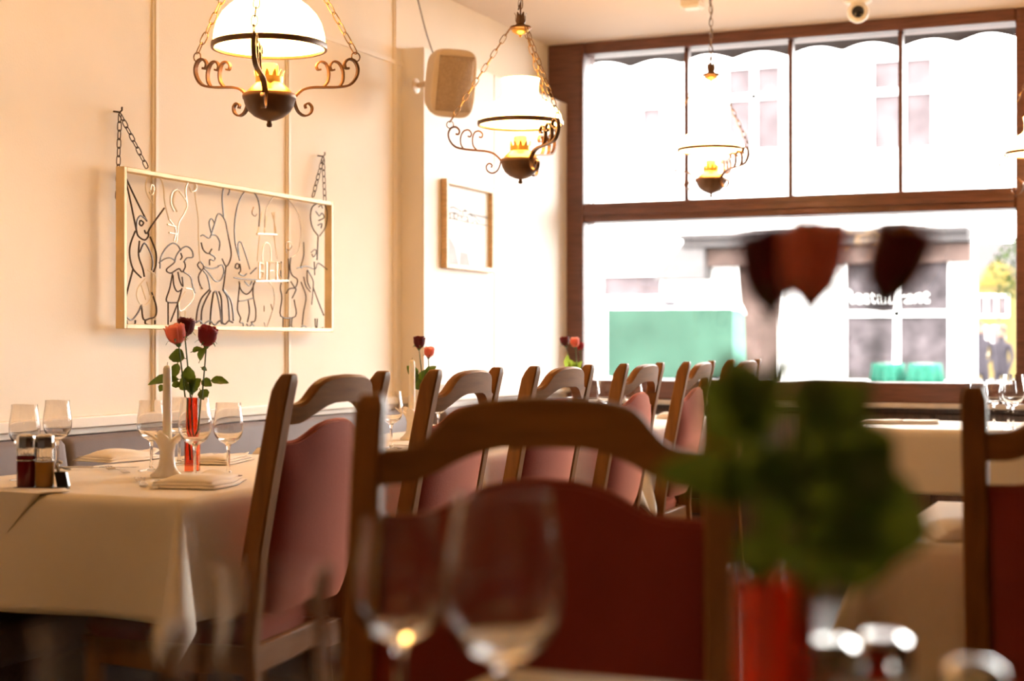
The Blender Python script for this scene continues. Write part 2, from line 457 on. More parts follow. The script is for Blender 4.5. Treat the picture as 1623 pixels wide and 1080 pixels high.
# street side things by the shop window
def cafe_table(px, d, label, wd):
    p = at(px, 549, d); e = empty('cafe_table', (p.x, p.y, -.15)); zt = .96
    MB().lathe([(wd, zt), (wd - .02, zt + .02)], 24).build('tabletop', 'facade_trim', e)
    def fn(u, v):
        an = 2 * math.pi * u; r = wd + .01 + .03 * v * (1 + .8 * math.sin(an * 11))
        return (r * math.cos(an), r * math.sin(an), zt + .022 - .28 * v)
    MB().grid(fn, 88, 4).build('cloth', 'teal_cloth', e, solid=.004)
    MB().tube([(0, 0, 0), (0, 0, zt)], .03).lathe([(.25, 0), (.25, .02), (.04, .05)], 20).build('pedestal', 'coat_grey', e)
    tag(e, label, 'table')
cafe_table(1408, 22.8, 'round outdoor cafe table with teal cloth beside the shop corner post', .22)
cafe_table(1466, 22.4, 'round outdoor cafe table with teal cloth close to the white pillar', .22)
# yellow house, parasol, tree and guests further down the street
HY = 60.0
e = tag(empty('yellow_house', (0, HY, 0)), 'yellow plastered house far down the street', 'house')
a = on_y(1536, 446, HY); c = on_y(1640, 446, HY)
MB().box(a.x, c.x, 0, 5, -.15, a.z).build('wall', 'yellow_plaster', e)
MB().prism([(-.3, 0), (2.6, 1.6), (5.3, 0)], a.x - .3, c.x + .3, lambda y, z, x: (x, y, a.z + z)).build('roof', 'awning_cloth', e)
for (x0, x1, y0, y1) in ((1551, 1561, 470, 500), (1566, 1578, 470, 500), (1585, 1596, 470, 500), (1551, 1563, 520, 560), (1574, 1590, 520, 560)):
    p, q = on_y(x0, y1, HY), on_y(x1, y0, HY)
    o = MB().box(p.x - .06, q.x + .06, -.06, 0, p.z - .06, q.z + .06).build('window', 'facade_trim', e)
    MB().box(p.x, q.x, -.1, -.06, p.z, q.z).build('pane', 'far_pane', o)
def parasol():
    d = 36.0; p = at(1583, 549, d); e = empty('parasol', (p.x, p.y, -.15))
    z0 = at(1583, 447, d).z + .15; r = 36 * 36 / FPX
    z1 = at(1583, 412, d).z + .15
    MB().lathe([(r, z0 - .12), (r, z0), (r * .62, z0 + (z1 - z0) * .62), (.03, z1)], 8).build('canopy', 'yellow_cloth', e, smooth=0)
    MB().tube([(0, 0, 0), (0, 0, z1 + .08)], .025).build('pole', 'bark', e)
    tag(e, 'yellow parasol standing in front of the yellow house', 'parasol')
parasol()
def tree():
    d = 30.0; p = at(1628, 549, d); e = empty('street_tree', (p.x, p.y, -.15))
    MB().tube([(0, 0, 0), (.05, 0, 1.2), (0, .05, 2.4), (.1, 0, 3.6)], [.12, .1, .08, .05]).tube([(0, 0, 2.2), (-.3, 0, 2.7), (-.5, 0, 2.75)], [.05, .03, .015], 6).build('trunk', 'bark', e)
    m = MB(); rnd = random.Random(3)
    for _ in range(900):
        th = rnd.uniform(0, 6.28); rr = .75 * rnd.random() ** .5; z = rnd.uniform(2.15, 3.9)
        c_ = Vector((rr * math.cos(th) * (.6 + .4 * math.sin(z * 3)), rr * math.sin(th), z)); s_ = rnd.uniform(.04, .08)
        u = Vector((rnd.uniform(-1, 1), rnd.uniform(-1, 1), rnd.uniform(-1, 1))).normalized(); v = u.orthogonal().normalized()
        m.add([c_ - u * s_, c_ + v * s_ * .5, c_ + u * s_, c_ - v * s_ * .5], [(0, 1, 2, 3)])
    o = m.build('crown', 'tree_leaf', e, smooth=0); o['kind'] = 'stuff'
    tag(e, 'leafy green tree leaning over the far end of the street', 'tree')
tree()
def guest(px, d, topy, label, turn):
    p = at(px, 549, d); e = empty('person', (p.x, p.y, -.15), turn)
    zt = at(px, topy, d).z + .15; k = zt / 1.72
    J = [((0, 0, .93), (.15, .12)), ((0, .01, 1.10), (.13, .10)), ((0, 0, 1.30), (.16, .11)), ((0, 0, 1.42), (.09, .075)), ((0, .01, 1.50), (.052, .055)), ((0, .02, 1.58), (.068, .08)), ((0, .02, 1.66), (.075, .09)), ((0, .01, 1.71), (.045, .05)),
         ((.19, 0, 1.38), (.055, .055)), ((.24, .02, 1.12), (.042, .042)), ((.20, .20, 1.0), (.034, .034)), ((.16, .28, 1.0), (.03, .02)),
         ((-.19, 0, 1.38), (.055, .055)), ((-.25, .0, 1.12), (.042, .042)), ((-.24, .10, .9), (.034, .034)), ((-.23, .13, .82), (.03, .02)),
         ((.10, .01, .85), (.085, .085)), ((.11, .03, .48), (.06, .06)), ((.11, 0, .08), (.04, .045)), ((.11, .14, .03), (.035, .03)),
         ((-.10, .01, .85), (.085, .085)), ((-.11, -.02, .48), (.06, .06)), ((-.11, -.08, .08), (.04, .045)), ((-.11, .06, .03), (.035, .03))]
    E = [(0, 1), (1, 2), (2, 3), (3, 4), (4, 5), (5, 6), (6, 7), (2, 8), (8, 9), (9, 10), (10, 11), (2, 12), (12, 13), (13, 14), (14, 15), (0, 16), (16, 17), (17, 18), (18, 19), (0, 20), (20, 21), (21, 22), (22, 23)]
    me = D.meshes.new('body'); me.from_pydata([tuple(c * k for c in j[0]) for j in J], E, [])
    o = D.objects.new('body', me); C.objects.link(o); o.parent = e; me.materials.append(M['coat_grey'])
    sk = o.modifiers.new('skin', 'SKIN')
    for i, j in enumerate(J): me.skin_vertices[0].data[i].radius = (j[1][0] * k, j[1][1] * k)
    me.skin_vertices[0].data[0].use_root = True
    s_ = o.modifiers.new('sub', 'SUBSURF'); s_.levels = 1; s_.render_levels = 1
    X = Matrix.Translation((0, -.005 * k, 1.665 * k))
    MB().lathe([(.0, .09 * k), (.05 * k, .08 * k), (.085 * k, .03 * k), (.088 * k, -.02 * k), (.07 * k, -.06 * k)], 16, X).build('hair', 'hair', e)
    MB().lathe([(.0, .075 * k), (.05 * k, .06 * k), (.07 * k, 0), (.055 * k, -.07 * k), (.0, -.11 * k)], 16, Matrix.Translation((0, .035 * k, 1.62 * k))).build('face', 'skin', e)
    tag(e, label, 'person')
guest(1553, 27.0, 513, 'brown-haired person in a grey coat standing in the street', R(200))
guest(1588, 29.0, 520, 'person in a dark grey coat in front of the yellow house', R(150))

# ================================================================ BENCH ALONG THE LEFT WALL
def bench():
    e = empty('bench', (0, 0, 0))
    ys = [.35, 1.35, 2.35, 3.66, 4.80, 5.94, 5.96, 7.45]
    for y0, y1 in zip(ys, ys[1:]):
        if y1 - y0 < .1: continue
        XB = XC if y0 > 5.9 else XL
        def ring(y, ins):
            xb, z0, z1 = XB + .004, .47 + ins, .812 - ins
            xf = XB + .125 - ins
            return [(xb, y, z0), (xf - .02, y, z0), (xf, y, z0 + .02), (xf - .005, y, (z0 + z1) / 2), (xf - .03, y, z1 - .015), (xf - .045, y, z1), (xb, y, z1)]
        MB().loft([ring(y0 + .003, .012), ring(y0 + .015, .002), ring(y0 + .03, 0), ring((y0 + y1) / 2, 0), ring(y1 - .03, 0), ring(y1 - .015, .002), ring(y1 - .003, .012)]).build('back_cushion', 'bench_fabric', e, smooth=50)
        MB().box(XB + .05, XC + .54, y0 + .004, y1 - .004, .36, .465).build('seat_cushion', 'bench_fabric', e, bevel=.025)
    MB().box(XL + .006, XC + .42, .36, 5.945, .0, .355).box(XC + .006, XC + .42, 5.945, 7.44, .0, .355).build('base', 'bench_wood', e, bevel=.004)
    tag(e, 'mauve grey upholstered bench running along the white panelled wall', 'bench')
bench()
# ================================================================ CHAIRS
RU = [(0, 1.018), (.25, 1.016), (.42, 1.012), (.52, 1.006), (.59, .998), (.64, .986), (.70, .971), (.76, .961), (.82, .9565), (1, .954)]
RL = [(0, .957), (.25, .956), (.38, .951), (.52, .940), (.637, .928), (.77, .916), (.86, .9135), (1, .913)]
PU = [(0, .913), (.2, .911), (.38, .903), (.52, .889), (.64, .877), (.76, .871), (1, .869)]
def lean(z):                                   # y of the back's centre line at height z (front is +y)
    if z < .46: return -.05 * (1 - z / .46) ** 1.6
    return -.20 * (z - .46) ** 1.12
def make_chair():
    e = empty('dining_chair')
    HW, PW, PD = .2285, .036, .046
    for sx in (-1, 1):
        rings = []
        x0, x1 = (HW - PW, HW) if sx > 0 else (-HW, -HW + PW)
        for z in (0, .12, .25, .36, .44, .50, .58, .68, .78, .88, .95, .985, 1.004, 1.016, 1.022):
            y = lean(z); dp = PD / 2 * (1.0 - .12 * max(0, z - .5)) * (.8 + .2 * min(1, z / .3)); sh = 0
            if z > .98: t = (z - .98) / .042; dp = dp * (1 - .45 * t * t); sh = -.008 * t
            xi = .005 * max(0, (z - 1.005) / .017)
            rings.append([(x0 + xi, y - dp + sh, z), (x1 - xi, y - dp + sh, z), (x1 - xi, y + dp + sh, z), (x0 + xi, y + dp + sh, z)])
        MB().loft(rings).build('back_post', 'chair_wood', e, smooth=30, bevel=.004)
    IW = HW - PW
    rings = []
    N = 40
    for i in range(N + 1):
        t = -1 + 2 * i / N; x = (IW + .006) * t; a = abs(t)
        zu, zl = interp(RU, a), interp(RL, a)
        cur = -.030 * (1 - t * t)
        th = .014
        ch = .006
        rings.append([(x, lean(zl) + cur - th, zl), (x, lean(zl) + cur + th, zl), (x, lean(zu) + cur + th, zu - ch), (x, lean(zu) + cur + th - ch, zu), (x, lean(zu) + cur - th + ch, zu), (x, lean(zu) + cur - th, zu - ch)])
    MB().loft(rings).build('top_rail', 'rail_wood', e, smooth=32)
    # padded back: velvet front and back
    rings = []
    N = 24
    for i in range(N + 1):
        t = -1 + 2 * i / N; a = abs(t); x = (IW + .002) * t
        z1 = interp(PU, a); z0 = .50 + .05 * max(0, (a - .72) / .28) ** 2.2
        edge = max(0, 1 - a ** 6)
        cur = -.022 * (1 - t * t)
        ring = []
        K = 9
        for k in range(K + 1):
            s_ = k / K; z = z0 + (z1 - z0) * s_; bl = (1 - abs(2 * s_ - 1) ** 5) * edge
            ring.append((x, lean(z) + cur + .010 + .022 * bl, z))
        for k in range(K, -1, -1):
            s_ = k / K; z = z0 + (z1 - z0) * s_; bl = (1 - abs(2 * s_ - 1) ** 5) * edge
            ring.append((x, lean(z) + cur - .010 - .020 * bl, z))
        rings.append(ring)
    pad = MB().loft(rings).build('back_pad', 'velvet', e, smooth=60)
    MB().tube([(IW * t, lean(interp(PU, abs(t))) - .022 * (1 - t * t), interp(PU, abs(t)) + .001) for t in [-1 + 2 * i / 30 for i in range(31)]], .0065, 6).build('piping', 'velvet', pad)
    # seat
    def sring(z, ins):
        r = []
        for k in range(32):
            an = 2 * math.pi * (k + .5) / 32; c_, s_ = math.cos(an), math.sin(an)
            ex = math.copysign(abs(c_) ** .28, c_); ey = math.copysign(abs(s_) ** .28, s_)
            wd = .218 + .018 * ey
            r.append(((wd - ins) * ex, .225 + (.205 - ins) * ey, z))
        return r
    MB().loft([sring(.435, .0), sring(.455, -.004), sring(.475, .004), sring(.488, .03), sring(.495, .09), sring(.497, .15)]).build('seat_cushion', 'velvet', e, smooth=60)
    for s in (-1, 1):
        MB().box(s * .205 - .014, s * .205 + .014, .0, .42, .375, .437).build('side_apron', 'chair_wood', e, bevel=.003)
    MB().loft([[(x, .425 + .014 - .02 * (x / .2) ** 2, .372 + .014 * (1 - (x / .2) ** 2)), (x, .425 - .014 - .02 * (x / .2) ** 2, .372 + .014 * (1 - (x / .2) ** 2)), (x, .425 - .014 - .02 * (x / .2) ** 2, .437), (x, .425 + .014 - .02 * (x / .2) ** 2, .437)] for x in [-.2 + .04 * i for i in range(11)]]).build('front_apron', 'rail_wood', e)
    MB().box(-.2, .2, -.012, .014, .378, .437).build('back_apron', 'rail_wood', e, bevel=.003)
    for s in (-1, 1):
        MB().loft([[(s * (.205) + a * w_, .405 + b_ * w_, z) for a, b_ in ((-1, -1), (1, -1), (1, 1), (-1, 1))] for z, w_ in ((0, .015), (.1, .017), (.36, .022), (.437, .023))]).build('leg', 'chair_wood', e, bevel=.003)
        MB().box(s * .205 - .009, s * .205 + .009, -.02, .40, .17, .20).build('stretcher', 'chair_wood', e, bevel=.003)
    return e
chair0 = make_chair()
ORD = ['sixth', 'fifth', 'fourth', 'third', 'second', 'first']
XCH = -1.80
row = [(3.055, 0), (3.74, 2), (4.44, -2), (5.205, 1), (5.905, 3), (6.605, -1)]
first = True
def put_chair(x, y, rz, label, group=None):
    global first
    c = chair0 if first else clone(chair0)
    first = False
    c.location = (x, y, 0); c.rotation_euler = (0, 0, rz)
    tag(c, label, 'chair', group)
    return c
for i, (y, dr) in enumerate(row):
    # local +y (front) must face -X  ->  rotate by +90 deg ; back top leans to +X
    put_chair(XCH - .035, y, R(90 + dr), 'pink velvet dining chair with arched wooden back, %s from the window in its row' % ORD[i] if i < 5 else 'pink velvet dining chair with arched wooden back, first in its row beside the window', 'chairs along the bench tables')
pn = at(927, 625, 1.88)
put_chair(pn.x - .02, pn.y - .11, R(180 + 17), 'arched dining chair facing the table with the goblets and orange vase')
put_chair(-.068, 2.47, R(2), 'arched dining chair with its back to the condiment table, pushed to the draped side table')

# ================================================================ TABLES AND CLOTHS
def table(x0, x1, y0, y1, label):
    cx_, cy_ = (x0 + x1) / 2, (y0 + y1) / 2
    e = empty('dining_table', (cx_, cy_, 0)); a, b_ = (x1 - x0) / 2, (y1 - y0) / 2
    MB().box(-a, a, -b_, b_, TOP - .034, TOP - .004).build('tabletop', 'panel_wood', e, bevel=.004)
    MB().lathe([(.035, .05), (.035, .1), (.032, .4), (.034, TOP - .06), (.10, TOP - .035)], 20, Matrix.Translation((-.03, 0, 0))).build('column', 'panel_wood', e)
    for r_ in (0, 90):
        MB().box(-.20, .20, -.03, .03, 0, .055 - r_ / 9000, Matrix.Translation((-.03, 0, 0)) @ Matrix.Rotation(R(r_), 4, 'Z')).build('foot', 'panel_wood', e, bevel=.006)
    return tag(e, label, 'table')
def cloth(x0, x1, y0, y1, drop, label, seed=0, flare=.35, swing=0.0):
    cx_, cy_ = (x0 + x1) / 2, (y0 + y1) / 2; a, b_ = (x1 - x0) / 2, (y1 - y0) / 2
    rnd = random.Random(seed); ph = [rnd.uniform(0, 6.28) for _ in range(6)]
    def wob(t, k): return math.sin(t * 9 + ph[k]) * .6 + math.sin(t * 17 + ph[k + 1]) * .4
    def axis(h):
        inner = [-h + 2 * h * i / 24 for i in range(25)]
        k = 14
        return [-h - drop * (k - i) / k for i in range(k)] + inner + [h + drop * (i + 1) / k for i in range(k)]
    U, V = axis(a), axis(b_)
    rc = .012
    def place(u, v):
        du, dv = max(0, abs(u) - a), max(0, abs(v) - b_); su = 1 if u > 0 else -1; sv = 1 if v > 0 else -1
        if du == 0 and dv == 0:
            return (u, v, TOP)
        if dv == 0 or du == 0:
            q = du or dv; al = v if dv == 0 else u
            out = rc * (1 - math.exp(-q / rc)) + q * .05 + .018 * (q / drop) ** 1.5 * wob(al, 0 if dv == 0 else 2)
            z = TOP - max(0, q - .4 * rc * (1 - math.exp(-q / rc)))
            return (su * (a + out), v, z) if dv == 0 else (u, sv * (b_ + out), z)
        r = math.hypot(du, dv); th = math.atan2(dv, du)
        fl = flare * math.sin(2 * th) ** 1.1
        rho = rc * (1 - math.exp(-r / rc)) + r * .05 + r * fl
        ang = th
        # the corner hangs as one soft fold, its tip swung a little to the side
        z = TOP - math.sqrt(max(0, r * r - (r * fl) ** 2)) * (.97)
        return (su * (a + rho * math.cos(ang) ** .8 * (1 - swing) - swing * r * fl), sv * (b_ + rho * math.sin(ang) ** .8), z)
    m = MB(); n = len(U)
    m.add([place(u, v) for v in V for u in U], [(j * n + i, j * n + i + 1, (j + 1) * n + i + 1, (j + 1) * n + i) for j in range(len(V) - 1) for i in range(n - 1)])
    o = m.build('tablecloth', 'cloth', smooth=70, solid=.0025, loc=(cx_, cy_, 0))
    return tag(o, label, 'tablecloth')
TX0, TX1 = -2.66, -1.90
T = [((TX0, TX1, 2.70, 3.94), 'under the wire picture'), ((TX0, TX1, 4.20, 5.44), 'in the middle of the bench row'), ((TX0, TX1, 5.68, 6.92), 'at the window end of the bench')]
for i, (r_, nm) in enumerate(T):
    table(*r_, 'wooden pedestal table %s' % nm)
    cloth(*r_, .255, 'cream tablecloth on the table %s' % nm, i, .47 if i == 0 else .30, .14 if i == 0 else 0)
NT = (-.615, .60, .40, 1.423)
table(*NT, 'wooden pedestal table carrying the goblets and large orange vase')
cloth(*NT, .25, 'cream tablecloth under the goblets and large orange vase', 4)
ST = (-.455, .95, 2.56, 3.30)
table(*ST, 'wooden pedestal table between the dark chair back and the window table')
cloth(*ST, .27, 'cream tablecloth on the side table behind the dark chair back', 5)
WT = (-1.19, .05, 6.12, 6.86)
table(*WT, 'wooden pedestal table standing before the middle of the window')
cloth(*WT, .25, 'pale tablecloth on the table below the shop window', 6)

# ================================================================ PENDANT LAMPS
def link_mesh(name, L, W, r, m):
    pts = []
    for k in range(16):
        a = 2 * math.pi * k / 16
        pts.append((math.copysign(abs(math.cos(a)) ** .7, math.cos(a)) * W / 2, 0, math.copysign(abs(math.sin(a)) ** .7, math.sin(a)) * L / 2))
    o = MB().tube(pts, r, 5, closed=True).build(name, m)
    me = o.data; D.objects.remove(o); return me
LINK = link_mesh('link', .034, .015, .0017, 'chain_metal')
LINK_S = link_mesh('link', .030, .014, .0018, 'dark_wire')
def chain(name, p0, p1, parent, me=LINK, pitch=.029, sag=0.0):
    p0, p1 = Vector(p0), Vector(p1)
    e = empty(name, (0, 0, 0), parent=parent)
    n = max(2, round((p1 - p0).length / pitch))
    def pos(t): return p0.lerp(p1, t) - Vector((0, 0, sag * 4 * t * (1 - t)))
    for k in range(n):
        c_ = pos((k + .5) / n); d = (pos((k + 1) / n) - pos(k / n)).normalized()
        o = D.objects.new('link', me); C.objects.link(o); o.parent = e
        q = d.to_track_quat('Z', 'Y'); q = q @ Euler((0, 0, R(90) * (k % 2) + .3)).to_quaternion()
        o.rotation_mode = 'QUATERNION'; o.rotation_quaternion = q; o.location = c_
        sc = (p1 - p0).length / n / .029 if me is LINK else (p1 - p0).length / n / .026
        o.scale = (1, 1, sc)
    return e
def polar(r, z, a): return Vector((r * math.sin(a), r * math.cos(a), z))
def make_lamp(zr, ztop, dome=False):
    """local origin on the ceiling-to-floor axis at floor level; zr = height of the shade ring"""
    e = empty('pendant_lamp')
    Z = lambda pr: [(r, z + zr) for r, z in pr]
    # ceiling rose, suspension chain and loop
    MB().lathe([(.0, ztop - .075), (.012, ztop - .07), (.02, ztop - .045), (.045, ztop - .02), (.05, ztop)], 24).build('ceiling_rose', 'bronze', e)
    chain('suspension_chain', (0, 0, ztop - .07), (0, 0, zr + .395), e)
    MB().tube([(.006 + .01 * math.sin(t * 2.2), .008 * math.cos(t * 1.7), zr + .39 + (ztop - zr - .45) * t / 12) for t in range(13)], .0022, 6).build('wire', 'cable', e)
    MB().tube([(.021 * math.cos(2 * math.pi * k / 20), 0, zr + .392 + .021 * math.sin(2 * math.pi * k / 20)) for k in range(20)], .0028, 6, closed=True).build('top_loop', 'bronze', e)
    cr = MB().lathe(Z([(.0, .372), (.010, .37), (.012, .345), (.018, .337), (.036, .332), (.038, .325), (.030, .320)]), 24).build('crown', 'bronze', e)
    for k in range(6):
        a = k * math.pi / 3
        MB().band([polar(.012, zr + .34, a), polar(.017, zr + .355, a), polar(.016, zr + .37, a), polar(.021, zr + .379, a)], polar(0, 0, 0) + Vector((math.cos(a), -math.sin(a), 0)), [.012, .014, .01, .003], .002).build('crown_leaf', 'bronze', cr)
    MB().lathe(Z([(.030, .320), (.028, .314), (.016, .306), (.006, .303), (.004, .296), (.0, .295)]), 24).build('crown_cap', 'brass', e)
    # opal shade with a flared chimney neck
    outer = [(.141, .0), (.1425, .012), (.139, .028), (.128, .047), (.108, .064), (.086, .076), (.070, .086), (.0625, .098), (.061, .115), (.062, .135), (.066, .153)]
    if dome: outer = [(.141, .0), (.1425, .014), (.1405, .034), (.133, .060), (.120, .083), (.102, .102), (.083, .116), (.071, .126), (.066, .138), (.066, .152), (.069, .168)]
    inner = [(r - .004, z) for r, z in reversed(outer)]
    MB().lathe(Z(outer + inner), 48, closed=True).build('shade', 'opal', e, smooth=60)
    MB().lathe(Z([(.1405, -.007), (.147, -.007), (.148, .0), (.147, .007), (.1405, .007), (.1385, .0)]), 48, closed=True).build('shade_ring', 'bronze', e)
    # oil lamp body
    MB().lathe(Z([(.0, -.045), (.021, -.045), (.023, -.05), (.022, -.075), (.027, -.082), (.030, -.092), (.026, -.096)]), 20).build('chimney_glass', 'amber_glass', e)
    g = MB()
    g.lathe(Z([(.032, -.092), (.034, -.078), (.036, -.078), (.035, -.094), (.047, -.105), (.056, -.114), (.060, -.123), (.0, -.125)]), 24)
    bn = g.build('burner', 'brass', e)
    for k in range(12):
        a = k * math.pi / 6
        MB().band([polar(.034, zr - .08, a), polar(.036, zr - .07, a), polar(.039, zr - .062, a)], (math.cos(a), -math.sin(a), 0), [.012, .009, .003], .0015).build('gallery_prong', 'brass', bn)
    MB().tube([polar(.034, zr - .09, 1.9), polar(.056, zr - .094, 1.9)], .003, 6).lathe([(0, -.004), (.009, -.003), (.009, .003), (0, .004)], 12, Matrix.Translation(polar(.058, zr - .094, 1.9)) @ Matrix.Rotation(-1.9, 4, 'Z') @ Matrix.Rotation(R(90), 4, 'X')).build('wick_key', 'brass', e)
    MB().lathe(Z([(.058, -.121), (.067, -.122), (.0685, -.128), (.0675, -.135), (.0655, -.137), (.062, -.150), (.053, -.166), (.038, -.179), (.020, -.187), (.009, -.190), (.0, -.191)]), 36).build('bowl', 'bronze', e)
    MB().lathe(Z([(.0, -.188), (.006, -.190), (.0055, -.195), (.0075, -.199), (.0065, -.205), (.0, -.207)]), 16).build('finial', 'bronze', e)
    # three scrolled arms with chains
    for k in range(3):
        a = k * 2 * math.pi / 3
        sd = (math.cos(a), -math.sin(a), 0)
        def B(pts, wd, th, nm, par):
            P = smooth_path([polar(r, zr + z, a) for r, z in pts], 6)
            n = len(P)
            return MB().band(P, sd, [wd * (1 - .35 * i / n) for i in range(n)], th).build(nm, 'bronze', par, smooth=35)
        arm = B([(.066, -.128), (.074, -.118), (.092, -.103), (.118, -.095), (.150, -.092), (.190, -.088), (.222, -.080), (.241, -.060), (.247, -.036), (.238, -.016), (.221, -.012), (.209, -.024), (.212, -.036), (.222, -.036)], .015, .0058, 'arm', e)
        B([(.195, -.087), (.204, -.070), (.204, -.045), (.194, -.026), (.178, -.022), (.168, -.034), (.172, -.045), (.181, -.043)], .013, .0046, 'scroll', arm)
        B([(.150, -.091), (.162, -.075), (.164, -.050), (.156, -.030), (.141, -.026), (.130, -.036), (.133, -.047), (.142, -.046)], .013, .0046, 'scroll', arm)
        B([(.067, -.128), (.071, -.145), (.080, -.162), (.097, -.170), (.113, -.162), (.117, -.147), (.108, -.137), (.098, -.142), (.100, -.151)], .013, .0046, 'scroll', arm)
        MB().tube([polar(.241 + .012 * math.cos(2 * math.pi * q / 16), zr - .004 + .012 * math.sin(2 * math.pi * q / 16), a) for q in range(16)], .0018, 5, closed=True).build('ring', 'bronze', arm)
        chain('chain', polar(.241, zr + .006, a), polar(.036, zr + .326, a), e)
    return e
cd = R(-23.1)
def lamp(x, y, zr, turn, label, dome=False):
    e = make_lamp(zr, ZC, dome); e.location = (x, y, 0); e.rotation_euler.z = -turn
    return tag(e, label, 'lamp', 'brass pendant lamps with opal shades')
def lamp_at(px, ringy, d, az, label, dome=False):
    p = at(px, ringy, d); return lamp(p.x, p.y, p.z, R(az - 23.1), label, dome)
lamp_at(427, 74, 4.0, 60, 'scrolled bronze pendant lamp with glowing opal dome above the table under the wire picture', True)
lamp_at(825, 196, 5.35, 270, 'scrolled bronze pendant lamp with glowing opal shade beside the framed print')
lamp_at(1127, 238, 6.8, 268, 'scrolled bronze pendant lamp with glowing opal shade hanging before the divided upper window')
lamp_at(1648, 243, 6.6, 300, 'scrolled bronze pendant lamp with glowing opal shade above the table below the shop window')
for x, y in ((1.75, 4.6), (-2.3, .75), (.5, -1.3)):  # out-of-view lamps added to give the foreground warm fill light
    lamp(x, y, 1.87, 0, 'unseen scrolled bronze pendant lamp with glowing opal shade, added for warm fill light')

# ================================================================ GLASSES
def glass_proto(name, H, rb, rr, rf=.034, th=.0011, bowl=.56):
    zb = H * (1 - bowl); Hb = H * bowl
    out = [(rf, 0.0), (rf, .0012), (rf * .8, .0022), (rf * .35, .0045), (.0058, .010), (.0040, .022), (.0038, zb * .6), (.0044, zb - .012), (.0075, zb - .003)]
    bo = [(.30, .0), (.52, .045), (.72, .11), (.88, .20), (.97, .30), (1.0, .42), (.985, .56), (.94, .72), (.88, .87), (None, 1.0)]
    b2 = [((rb * r if r else rr), zb + Hb * z) for r, z in bo]
    b2 = [(r if i < 9 else rr, z) for i, (r, z) in enumerate(b2)]
    # blend upper bowl towards rim radius
    b2 = [(r if z < zb + Hb * .5 else r + (rr - r) * ((z - zb - Hb * .5) / (Hb * .5)) ** 1.5, z) for r, z in b2]
    out += b2
    P = smooth_path([(r, 0, z) for r, z in out], 3)
    prof = [(max(p.x, .0005), p.z) for p in P]
    inn = [(max(.0004, r - th - .0018 * max(0, 1 - (z - zb) / (.25 * Hb))), z + .0035 * max(0, 1 - (z - zb) / (.3 * Hb))) for r, z in prof if z > zb + .010]
    inn = list(reversed(inn)) + [(.0, inn[0][1] + .0005 if False else zb + .0125)]
    o = MB().lathe([(.0, 0)] + prof + inn, 40).build(name, 'glass', smooth=60)
    me = o.data; D.objects.remove(o); return me
G_S = glass_proto('wine_glass', .180, .0365, .0305)
G_L = glass_proto('wine_glass', .212, .0425, .0345, .038)
G_G = glass_proto('goblet', .176, .0405, .0385, .036, bowl=.66)
def glass(me, p, label, group=None, nm='wine_glass', s=1.0):
    o = D.objects.new(nm, me); C.objects.link(o); o.location = (p[0], p[1], TOP + .0015); o.scale = (s, s, s)
    return tag(o, label, 'glass', group)
def by_rim(px, py, H): return on_z(px, py, TOP + H)
a = 'clear wine glass on the table with the amber and red cruets'
for px, dd, nm in ((39, 3.72, 'dark red vinegar'), (91, 4.02, 'amber oil')): glass(G_S, at(px, 650, dd), 'empty wine glass standing behind the %s cruet' % nm)
glass(G_S, at(362, 648, 3.84), 'empty wine glass standing between the slim orange vase and the velvet chair')
glass(G_S, at(240, 638, 4.0), 'empty wine glass beside the candle under the wire picture')
glass(G_L, at(309, 634, 3.70), 'tall empty wine glass in front of the slim orange vase', s=.93)
glass(G_S, at(284, 637, 4.22), 'empty wine glass behind the white candle under the wire picture')
gl2 = 'empty wine glass on the middle table of the bench row'
glass(G_S, (-2.25, 4.32), gl2 + ', in front of its candle'); glass(G_S, (-2.44, 5.05), gl2 + ', behind its vase')
gl3 = 'empty wine glass on the bench table at the window end'
for px in (936, 962): glass(G_S, on_x(px, 650, -2.15), gl3, 'wine glasses on the window end table')
for X_, Y_ in ((-2.02, 5.98),): glass(G_S, (X_, Y_), gl3, 'wine glasses on the window end table')
for px, py, me_ in ((1551, 606, G_S), (1575, 603, G_S), (1598, 604, G_S), (1590, 597, G_L)):
    p = by_rim(px, py, .212 if me_ is G_L else .18)
    p.x = min(p.x, WT[1] - .05); p.y = min(max(p.y, WT[2] + .06), WT[3] - .06)
    if me_ is G_L: glass(me_, p, 'tallest wine glass in the group on the table below the shop window')
    else: glass(me_, p, 'small wine glass in the group on the table below the shop window', 'wine glasses by the window')
glass(G_L, by_rim(797, 787, .212), 'large wine glass on the table with the big orange vase')
glass(G_S, by_rim(634, 822, .18), 'small wine glass next to the large one on the table with the big orange vase')
glass(G_G, by_rim(432, 905, .176), 'wide water goblet close to the small wine glass on the vase table', 'water goblets', 'goblet')
glass(G_G, by_rim(182, 1003, .176), 'wide water goblet farther away from the wine glasses on the vase table', 'water goblets', 'goblet')

